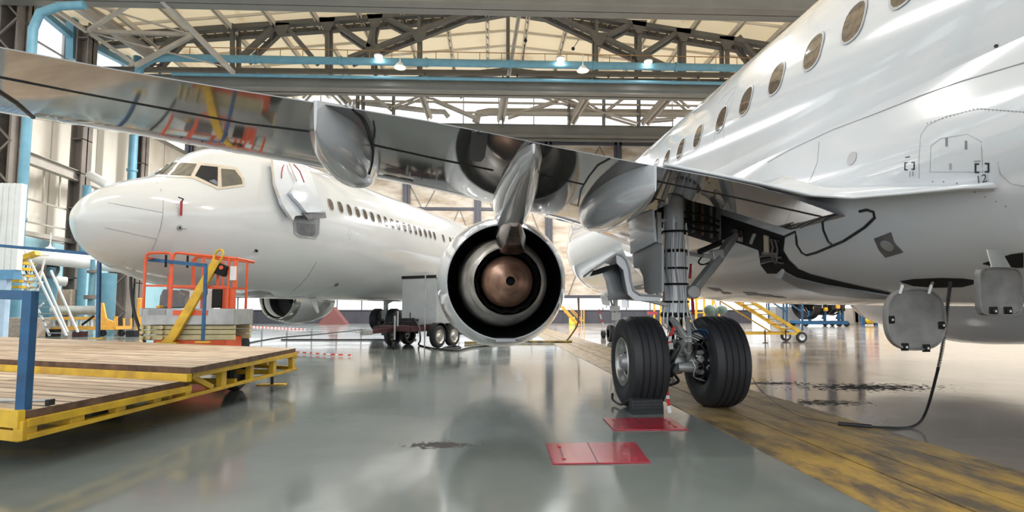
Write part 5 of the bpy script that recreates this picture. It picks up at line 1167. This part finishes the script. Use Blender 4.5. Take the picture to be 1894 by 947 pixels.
for i in range(60): a = i*.42; pth.append((.15+.38*cos(a)+.02*i/20, -1.05+.3*sin(a), .76+.0035*i))
tag(MB().tube([cart.matrix_world @ Vector(p) for p in pth], .022, 6).build('coiled_hose', hose), 'coil of black hose lying on the front of the cart bed', 'hose')
pl = [cart.matrix_world @ Vector(p) for p in [(.5, -1.1, .92), (.85, -1.3, .7), (.95, -1.35, .3)]]+[G(x, y, .03) for x, y in [(775, 638), (800, 644), (830, 646), (852, 643), (838, 640), (818, 645), (845, 648), (880, 641), (960, 634)]]
tag(MB().tube(smoothpath(pl), .028, 6).build('loose_hose', hose), 'black hose falling off the cart and looping on the floor', 'hose')
def floorline(name, label, pts, r, mat, cat='cable'):
    return tag(MB().tube(smoothpath([G(x, y, r) for x, y in pts]), r, 6).build(name, mat), label, cat)
floorline('floor_cable', 'thin cable running from the lift toward the far airliner main wheels', [(458, 634), (520, 624), (600, 617), (676, 609)], .02, hose)
floorline('floor_cable', 'dark straight cable on the bright floor behind the cart hitch', [(520, 628), (600, 628), (700, 628), (770, 628)], .03, hose)
floorline('floor_hose', 'yellow and black hose lying under the hanging engine', [(860, 634), (920, 632), (980, 632), (1058, 632)], .05, M('striped_hose', (150, 124, 50), .5, 0, .3, 6, tint=(50, 44, 30)), 'hose')
tag(MB().tube(smoothpath([W.hit(1069, 550, 1, 20), W.hit(1070, 585, 1, 20), W.hit(1066, 605, 1, 20.5), G(1048, 631, .05)]), .03, 6).build('hanging_hose', M('brown_hose', (120, 92, 66), .5)), 'brown hose hanging from the nose of the right airliner to the floor', 'hose')
# barrier tapes
def tape(name, label, P, w_, up=Vector((0, 0, 1)), cat='tape', seg=.16, parent=None):
    P = [Vector(p) for p in P]; m = MB(); mi = []
    tot = 0
    for a, c in zip(P, P[1:]):
        L_ = (c-a).length; k = max(1, int(L_/.05))
        for i in range(k):
            p = a.lerp(c, i/k); q = a.lerp(c, (i+1)/k); th = Vector((0, .003, 0)); m.add([p-up*w_/2, q-up*w_/2, q+up*w_/2, p+up*w_/2, p-up*w_/2+th, q-up*w_/2+th, q+up*w_/2+th, p+up*w_/2+th], [(0, 1, 2, 3), (7, 6, 5, 4), (0, 4, 5, 1), (3, 2, 6, 7)])
            mi += [int((tot+L_*i/k)/seg) % 2]*4
        tot += L_
    me = bpy.data.meshes.new(name); me.from_pydata([tuple(v) for v in m.v], [], m.f); o = bpy.data.objects.new(name, me); C.objects.link(o)
    me.materials.append(tred); me.materials.append(wpipe)
    for p, i in zip(me.polygons, mi): p.material_index = i
    if parent: o.parent = parent
    elif label: tag(o, label, cat)
    return o
tred = M('tape_red', (206, 60, 56), .5)
tape('barrier_tape', 'red and white barrier tape stretched low behind the wooden deck', [G(547, 651, .05), G(600, 655, .04), G(652, 657, .04)], .06, Vector((0, .8, .6)).normalized(), seg=.14)
tape('barrier_tape', 'red and white barrier tape lying on the floor below the far engine', [G(465, 604, .05), G(510, 606, .05), G(565, 609, .05)], .1, Vector((0, .8, .6)).normalized(), seg=.3)
tape('barrier_tape', 'thin red and white tape hanging near the nose wheels of the right airliner', [W.hit(1108, 572, 1, 24), W.hit(1112, 590, 1, 24), W.hit(1117, 603, 1, 24)], .06, Vector((1, 0, 0)), seg=.2)
tape('pin_ribbon', 'red and white ribbon trailing from the landing gear to the floor', [A.M @ A.hit(x, y, 1, -.32) for x, y in [(1248, 604), (1240, 622), (1236, 650), (1230, 690), (1234, 725)]]+[G(1239, 764, .03)], .045, Vector((1, .3, 0)).normalized(), 'ribbon', .09)

# ================================================================== FLOOR HATCHES, CHOCK, CORD
def hatch(name, label, pts, seam):
    P = [G(*p) for p in pts]; o_ = sum(P, Vector())/4; P = [p-o_ for p in P]
    t = thing(name, label, 'hatch cover', o_)
    MB().prism(P, (0, 0, .012)).build('cover_plate', redp, t, smooth=0, bevel=.003)
    mid = lambda a, c, f: a.lerp(c, f)
    s0 = mid(P[0], P[1], seam); s1 = mid(P[3], P[2], seam); MB().bar(s0+Vector((0, 0, .0125)), s1+Vector((0, 0, .0125)), .006, .003).build('seam', seal, t, smooth=0)
    for u in (.13, .87):
        for v in (.2, .8):
            q = mid(mid(P[0], P[1], u), mid(P[3], P[2], u), v); MB().cbox(q+Vector((0, 0, .016)), (.03, .05, .01)).build('lug', redp, t, smooth=0, bevel=.002)
        a = mid(mid(P[0], P[1], u), mid(P[3], P[2], u), .15); c = mid(mid(P[0], P[1], u), mid(P[3], P[2], u), .85); MB().bar(a+Vector((0, 0, .0125)), c+Vector((0, 0, .0125)), .004, .002).build('seam', seal, t, smooth=0)
hatch('floor_hatch', 'red floor hatch nearest the camera with a cross seam', [(1010, 822), (1175, 820), (1203, 857), (1022, 860)], .46)
hatch('floor_hatch', 'red floor hatch just in front of the wheel chock', [(1115, 775), (1240, 774), (1274, 796), (1136, 797)], .46)
g0_ = G(1170, 767); g1_ = G(1228, 765)
ch = thing('wheel_chock', 'ribbed black rubber chock against the left main wheel', 'chock', g0_)
Lc = (g1_-g0_); m = MB(); prof = [(0, 0), (0, .07), (.025, .155), (.06, .185), (.13, .185), (.165, .155), (.19, .07), (.19, 0)]
pts = [Vector((0, p[0], p[1])) for p in prof]; m.prism(pts, Lc); m.build('body', rubber, ch, smooth=0, bevel=.006)
for z in (.05, .09, .13): MB().bar(Vector((.02, -.004+max(0, z-.07)*.3, z)), Lc+Vector((-.02, -.004+max(0, z-.07)*.3, z)), .008, .012).build('rib', rubber, ch, smooth=0)
tag(MB().tube(smoothpath([G(1170, 740, .15), G(1160, 742, .12), G(1150, 748, .05), G(1140, 744, .04), G(1133, 738, .06), G(1133, 728, .12)]), .016, 8).build('chock_rope', hose), 'black rope looping from the chock around the left tyre', 'rope')
# coiled bonding cord from the belly hatch
top = A.M @ A.surf(1757, 522, treeF, -.02)[0]
cpts = smoothpath([top, A.M @ A.hit(1753, 560, 1, -2.6), A.M @ A.hit(1745, 630, 1, -2.3), A.M @ A.hit(1733, 690, 1, -1.9), G(1712, 763, .16), G(1690, 788, .02), G(1640, 791, .015), G(1550, 785, .015)], 14)
cord = thing('bonding_cord', 'black coiled cord hanging from the belly hatch and trailing on the floor', 'cord', G(1690, 788, 0))
cl = []; nC = int(len(cpts)*.42)
for i in range(nC*8):
    f = i/8; a = cpts[int(f)]; c = cpts[int(f)+1]; p = a.lerp(c, f-int(f)); ang = i*1.15; cl.append(p+Vector((cos(ang), sin(ang), 0))*.013)
mo = lambda L_: [p-cord.location for p in L_]
MB().tube(mo(cl), .004, 5).build('coil', hose, cord); MB().tube(mo(cpts[nC-1:]), .013, 8).build('cable', hose, cord)
MB().tube(mo([G(1612, 789, .02), G(1550, 784, .02)]), .022, 8).build('plug', hose, cord)
floorline('thin_floor_wire', 'thin dark wire running over the worn track to the right main wheel', [(1550, 784), (1480, 770), (1430, 742), (1400, 712), (1385, 685)], .005, hose)

# ================================================================== BACKGROUND EQUIPMENT, RIGHT
# yellow boarding steps
SY = 20.3
stp = thing('boarding_steps', 'yellow wheeled boarding steps with blue posts under the right airliner belly', 'steps', G(1480, 632)+Vector((0, 0, 0)))
so0 = stp.location.copy(); H_ = lambda x, y, Y=SY: W.hit(x, y, 1, SY)-so0+Vector((0, Y-SY, 0))
for Y in (SY, SY+1.1):
    MB().bar(H_(1484, 617, Y), H_(1350, 533, Y), .06, .13).build('stringer', yellow, stp, smooth=0)
    MB().bar(H_(1455, 617, Y), H_(1350, 553, Y), .04, .05).build('handrail', yellow, stp, smooth=0)
    MB().bar(H_(1484, 617, Y), H_(1290, 617, Y), .07, .08).build('base_rail', yellow, stp, smooth=0)
    MB().bar(H_(1484, 612, Y), H_(1484, 500, Y), .06, .06).build('post', blue, stp, smooth=0); MB().bar(H_(1449, 600, Y), H_(1449, 500, Y), .05, .05).build('post', blue, stp, smooth=0)
    MB().bar(H_(1484, 577, Y), H_(1425, 538, Y), .05, .05).build('post_brace', blue, stp, smooth=0)
for i in range(9):
    x = 1470-i*14; y = 609-i*8.9; a = H_(x, y, SY); c = H_(x, y, SY+1.1)
    MB().prism([a+Vector((-.16, 0, 0)), a+Vector((.12, 0, 0)), c+Vector((.12, 0, 0)), c+Vector((-.16, 0, 0))], (0, 0, .035)).build('tread', yellow, stp, smooth=0)
for x, Y in ((1481, SY), (1481, SY+1.1), (1310, SY), (1310, SY+1.1)):
    p = H_(x, 600, Y); w_ = MB().lathe([(-.05, .12), (-.055, .19), (-.03, .21), (.03, .21), (.055, .19), (.05, .12)], (p.x, p.y-.02, .21), (0, 1, 0), 22).build('wheel', rubber, stp); MB().lathe([(-.05, .12), (-.03, .03), (-.06, .001)], (p.x, p.y-.02, .21), (0, 1, 0), 16).build('wheel_rim', alum, w_)
for x in (1412, 1450):
    p = H_(x, 600, SY-.1); MB().cyl((p.x, p.y, .02), (p.x, p.y, .5), .025).cyl((p.x, p.y, 0), (p.x, p.y, .02), .1).build('stabiliser_jack', maroon, stp)
# steps behind the main gear (left ones)
st2 = thing('access_steps', 'small yellow access steps standing between the hanging engine and the left main wheel', 'steps', G(1068, 604)); o2 = st2.location.copy()
H2 = lambda x, y, dy=0: W.hit(x, y, 1, o2.y)-o2+Vector((0, dy, 0))
for dy in (0, 1.2):
    MB().bar(H2(1072, 602, dy), H2(1040, 566, dy), .08, .12).build('stringer', yelor, st2, smooth=0); MB().bar(H2(1080, 603, dy), H2(1080, 573, dy), .08).build('post', yelor, st2, smooth=0)
    MB().bar(H2(1080, 595, dy), H2(1052, 566, dy), .06).build('handrail', yelor, st2, smooth=0)
for i in range(5): MB().bar(H2(1068-i*6, 598-i*6.5, 0), H2(1068-i*6, 598-i*6.5, 1.2), .2, .04).build('tread', yelor, st2, smooth=0)
tag(MB().box(tuple(G(1052, 601)+Vector((0, -.5, 0))), tuple(G(1062, 601)+Vector((0, 0, .7)))).build('tool_box', M('lime_box', (190, 200, 70), .5), smooth=0, bevel=.04), 'small yellow-green box on the floor beside the small yellow steps', 'box')
# yellow stand behind the landing gear leg
st3 = thing('maintenance_stand', 'yellow tubular stand seen behind the landing gear leg', 'stand', G(1240, 612)); o3 = st3.location.copy(); H3 = lambda x, y, dy=0: W.hit(x, y, 1, o3.y)-o3+Vector((0, dy, 0))
for x, y0, y1 in [(1222, 556, 609), (1262, 550, 609), (1288, 548, 609), (1302, 553, 609), (1318, 548, 600)]:
    for dy in (0, 1.3): MB().bar(H3(x, y1, dy) if dy == 0 else Vector((H3(x, y1, dy).x, dy, 0)), H3(x, y0, dy), .09).build('post', yellow, st3, smooth=0)
for a, c in [((1222, 580), (1302, 578)), ((1222, 557), (1320, 551)), ((1262, 580), (1290, 605)), ((1335, 596), (1318, 550))]: MB().bar(H3(*a), H3(*c), .07).build('rail', yellow, st3, smooth=0)
MB().box(tuple(H3(1200, 582)), tuple(H3(1216, 576)+Vector((0, .3, 0)))).build('sign_plate', redp, st3, smooth=0)
# teal gas bottles on a post behind the right tyre
jb = thing('jack_bottles', 'pair of grey-green rounded bottles on a post behind the right main tyre', 'bottle', G(1325, 640)); oj = jb.location.copy()
tealm = M('grey_green_enamel', (116, 140, 132), .35, .1, .08, 5)
q = W.hit(1313, 574, 1, oj.y)-oj; MB().sphere(q, .2, 16).cyl(q+Vector((.1, 0, 0)), q+Vector((.28, 0, 0)), .1).build('bottle', tealm, jb); q2 = W.hit(1335, 573, 1, oj.y)-oj; MB().sphere(q2, .16, 16, (1.2, 1, 1)).build('bottle', tealm, jb)
MB().cyl((q.x+.15, .1, 0), (q.x+.15, .1, q.z-.05), .05).cyl((q.x+.15, .1, 0), (q.x+.15, .1, .04), .3).bar((q.x+.15, .1, q.z-.08), (q2.x, .1, q.z-.1), .05).build('post', tealm, jb)
# tow bar wheel near the nose gear
tw = thing('tow_dolly', 'little black dolly wheel on an axle left of the airliner nose wheels', 'dolly', G(1116, 625)); 
MB().lathe([(-.07, .1), (-.08, .17), (.08, .17), (.07, .1), (0, .01)], (0, 0, .17), (1, 0, 0), 20).build('wheel', rubber, tw); MB().cyl((0, 0, .17), (.5, 0, .17), .02).build('axle', darkm, tw)
# engine on a blue transport stand
es = thing('engine_stand', 'blue wheeled transport stand below the belly of the right airliner', 'stand', G(1527, 604)); oe = es.location.copy(); He = lambda x, y, dy=0: W.hit(x, y, 1, oe.y)-oe+Vector((0, dy, 0))
k_ = oe.y/1000
for dy in (0, 1.8): MB().bar(He(1486, 597, dy), He(1568, 597, dy), .2, .26).build('side_beam', blue, es, smooth=0)
for x in (1488, 1512, 1542, 1566): MB().bar(He(x, 596), He(x, 596)+Vector((0, 1.8, 0)), .2, .2).build('cross_beam', blue, es, smooth=0)
for x, y1 in ((1502, 575), (1530, 560), (1556, 578), (1563, 574)): MB().bar(He(x, 597, .3), He(x, y1, .3), .16).bar(He(x-5, 590, .3), He(x, 580, .3), .1).build('upright', blue, es, smooth=0)
for x in (1490, 1552, 1566):
    for dy in (0, 1.8): p = He(x, 601, dy); MB().lathe([(-.06, .05), (-.07, .2), (.07, .2), (.06, .05)], (p.x, dy, .2), (0, 1, 0), 16).build('castor', black, es)
en = thing('turbofan_engine', 'bare turbofan engine with exposed pipes sitting on the blue stand', 'engine', oe+Vector((0, .9, 0))); c_ = He(1527, 558, .9); 
MB().lathe([(-1.5, 1.3), (-1.45, 1.42), (-.9, 1.44), (-.8, 1.1), (.2, .95), (1.0, 1.0), (1.9, .7)], (c_.x, 0, c_.z), (1, .15, 0), 40).build('fan_case', darkm, en)
for i in range(10): a = i*.62; MB().lathe([(-.02, .98+.03*(i % 3)), (0, 1.05+.03*(i % 3)), (.04, .98)], (c_.x-.7+i*.22, 0, c_.z), (1, .15, 0), 30).build('engine_pipe', alum if i % 2 else bronze, en)
for (dx, dz, mm) in [(-.9, -.55, yellow), (-.5, -.35, wpipe), (-.1, -.6, yellow), (.5, -.5, darkm), (.9, -.4, yelor), (1.3, -.6, darkm)]: MB().cbox((c_.x+dx, -1.0, c_.z+dz), (.3, .2, .3)).build('accessory', mm, en, smooth=0, bevel=.03)
tag(MB().sphere(W.hit(1457, 553, 1, 24), .28, 16, (1, 1, .7)).cyl(W.hit(1457, 553, 1, 24), W.hit(1457, 553, 1, 24)+Vector((0, 0, .9)), .04).build('beacon', M('red_beacon', (210, 40, 40), .2)), 'red beacon under the belly above the blue post of the steps', 'beacon').parent = None
# columns, hoist, ladders on the far right
tag(MB().ibeam(G(1588, 601), G(1588, 601)+Vector((0, 0, 12)), .5, .5).box(tuple(G(1583, 601)), tuple(G(1594, 601)+Vector((0, .3, 14)))).build('steel_column', colm, smooth=0), 'brown steel column far behind the round hanging door', 'column')
hs = thing('equipment_rack', 'blue upright rack with a red box beside the far brown column', 'rack', G(1608, 602)); oh = hs.location.copy(); Hh = lambda x, y, dy=0: W.hit(x, y, 1, oh.y+dy)-oh
for x in (1596, 1620): MB().bar((Hh(x, 600).x, 0, 0), (Hh(x, 600).x, 0, 2.8), .22).build('upright', blue, hs, smooth=0)
MB().box((Hh(1598, 590).x, .1, .1), (Hh(1618, 590).x, .6, .3)).build('base', colm, hs, smooth=0)
MB().box(tuple(Hh(1600, 567)+Vector((0, -.2, 0))), tuple(Hh(1619, 553)+Vector((0, .4, .4)))).build('red_box', M('brick_red', (176, 70, 66), .5), hs, smooth=0, bevel=.03)
MB().cyl(Hh(1606, 592), Hh(1608, 570), .08).sphere(Hh(1606, 592), .35, 10).build('hook', yellow, hs)
ld = thing('step_ladder', 'pale yellow step ladder just left of the round hanging door', 'ladder', G(1622, 602)); ol = ld.location.copy(); Hl = lambda x, y, dy=0: W.hit(x, y, 1, ol.y+dy)-ol
for a, c in [((1612, 600), (1633, 555)), ((1622, 600), (1643, 555)), ((1650, 600), (1636, 555)), ((1658, 600), (1645, 555))]: MB().bar(Hl(*a), Hl(*c), .07).build('rail', yelor, ld, smooth=0)
for i in range(6): MB().bar(Hl(1613+i*3.6, 597-i*7.5), Hl(1623+i*3.6, 597-i*7.5), .06).build('rung', yelor, ld, smooth=0)
# crates and cabinets along the far right wall area
for i, (x, y, w_, h_, mm, l_) in enumerate([(1458, 602, 2.2, 1.6, doorg, 'grey machine covered by a sheet behind the yellow steps'), (1575, 600, 1.2, 1.5, lightst, 'pale trestle table beside the brown column')]):
    p = G(x, y); tag(MB().box((p.x-w_/2, p.y, 0), (p.x+w_/2, p.y+1, h_)).build('cabinet' if i == 0 else 'trestle_table', mm, smooth=0, bevel=.05), l_, 'machine' if i == 0 else 'table')
# ================================================================== BACKGROUND EQUIPMENT, LEFT
LYY = 24.5
ldr = thing('rolling_ladder', 'tall pale rolling ladder with yellow treads among the pipes at the left', 'ladder', G(90, 624)); olr = ldr.location.copy(); HL = lambda x, y, dy=0: W.hit(x, y, 1, LYY)-olr+Vector((0, dy, 0))
for a, c, dy in [((92, 621), (38, 500), 0), ((123, 621), (63, 497), 0), ((92, 616), (42, 498), 1), ((112, 616), (60, 497), 1), ((38, 500), (20, 465), 0), ((63, 497), (46, 463), 0)]: MB().bar(HL(*a, dy), HL(*c, dy), .07).build('stringer', wpipe, ldr, smooth=0)
for i in range(10): MB().bar(HL(90-i*5.4, 616-i*12), HL(119-i*6, 616-i*12), .16, .04).build('tread', steelg, ldr, smooth=0)
for a, c in [((16, 620), (36, 472)), ((30, 620), (62, 475)), ((16, 600), (60, 560)), ((22, 560), (58, 520)), ((18, 470), (72, 470)), ((20, 540), (55, 500))]: MB().bar(HL(*a, .6), HL(*c, .6), .06).build('support', wpipe, ldr, smooth=0)
for x, y in [(20, 488), (20, 499), (20, 511), (20, 522), (19, 533)]: MB().box(tuple(HL(x, y)), tuple(HL(x+16, y-5)+Vector((0, .8, 0)))).build('yellow_tread', yellow, ldr, smooth=0)
MB().bar(HL(35, 480), HL(70, 468), .3, .2).build('yellow_tread', yellow, ldr, smooth=0)
# yellow trolley with white duct lengths
tr_ = thing('parts_trolley', 'orange-yellow framed trolley carrying pale cylinders on the left beyond the deck', 'trolley', G(160, 622)); ot = tr_.location.copy(); TY = ot.y; HT = lambda x, y, dy=0: W.hit(x, y, 1, TY)-ot+Vector((0, dy, 0))
for dy in (0, 1.2):
    MB().bar(HT(82, 607, dy), HT(212, 607, dy), .12, .16).build('frame_rail', yelor, tr_, smooth=0); MB().bar(HT(95, 589, dy), HT(185, 588, dy), .1, .14).build('frame_rail', yelor, tr_, smooth=0)
    for x in range(100, 215, 14): MB().bar(HT(x, 607, dy), HT(x, 589, dy), .07).build('frame_post', wpipe if x < 175 else yelor, tr_, smooth=0)
for x in (82, 150, 212): MB().bar(HT(x, 607), HT(x, 607)+Vector((0, 1.2, 0)), .1, .14).build('cross_rail', yelor, tr_, smooth=0)
MB().prism([HT(183, 606), HT(212, 606), HT(208, 594), HT(196, 590), HT(190, 560), HT(184, 560)], (0, .1, 0)).build('end_plate', yelor, tr_, smooth=0)
MB().bar(HT(153, 601, -.05), HT(176, 584, -.05), .08).build('strut', black, tr_, smooth=0)
for x in (190, 225, 100): p = HT(x, 614); MB().lathe([(-.05, .05), (-.06, .16), (.06, .16), (.05, .05)], (p.x, 0, .16), (0, 1, 0), 16).build('castor', black, tr_)
duct = thing('duct_section', 'long pale grey cylinder lying on the yellow trolley', 'duct', G(140, 622)); od = duct.location; MB().cyl(W.hit(98, 574, 1, TY+.6)-od, W.hit(183, 574, 1, TY+.6)-od, .22, 20).build('shell', M('silver_cloth', (196, 200, 198), .35, .4), duct)
tag(MB().box(tuple(G(250, 618)), tuple(G(258, 618)+Vector((0, .4, 1.9)))).build('orange_post', yelor, smooth=0, bevel=.05), 'orange-yellow guard post left of the orange scissor lift', 'post')
for i, (x, y, w_, d_, h_, mm, l_) in enumerate([(142, 623, .45, .4, .25, maroon, 'small dark red box on the floor beyond the deck'), (38, 624, 1.4, .8, .9, brick, 'pale cardboard crate beneath the rolling ladder'), (82, 623, .9, .4, .35, black, 'black block at the foot of the rolling ladder'), (240, 623, .4, .4, .3, darkm, 'small dark block right of the yellow trolley')]):
    p = G(x, y); tag(MB().box((p.x-w_/2, p.y, 0), (p.x+w_/2, p.y+d_, h_)).build(['red_box', 'cardboard_crate', 'black_block', 'dark_block'][i], mm, smooth=0, bevel=.02), l_, 'box')
# far red and white barrier in front of the skirt wall
bt = thing('barrier_tent', 'reddish folded barrier standing by the dark skirt wall behind the far engine', 'barrier', G(614, 600.5)); p = G(612, 597)
MB().prism([(-1.3, 0, 0), (1.3, 0, 0), (0, 0, 1.6)], (0, 1.2, 0)).build('panel', M('faded_red', (110, 66, 64), .7), bt, smooth=0)

# groups of repeats
gn = {'steel_column': 'steel columns of the hangar', 'wall_pipe': 'pipes along the left wall', 'overhead_pipe': 'light blue overhead pipes', 'crane_girder': 'grey girders crossing the hangar', 'roof_truss': 'roof trusses', 'hanging_strut': 'pale struts under the roof', 'barrier_tape': 'red and white barrier tapes', 'floor_hatch': 'red floor hatches', 'guard_railing': 'blue guard rails', 'airliner': 'white airliners', 'floor_cable': 'cables on the floor', 'ventilation_duct': 'ducts before the high glazing', 'pipe_fitting': 'fittings on the slim stem'}
for o in bpy.data.objects:
    k = o.name.split('.')[0]
    if o.parent is None and k in gn and 'label' in o: o['group'] = gn[k]
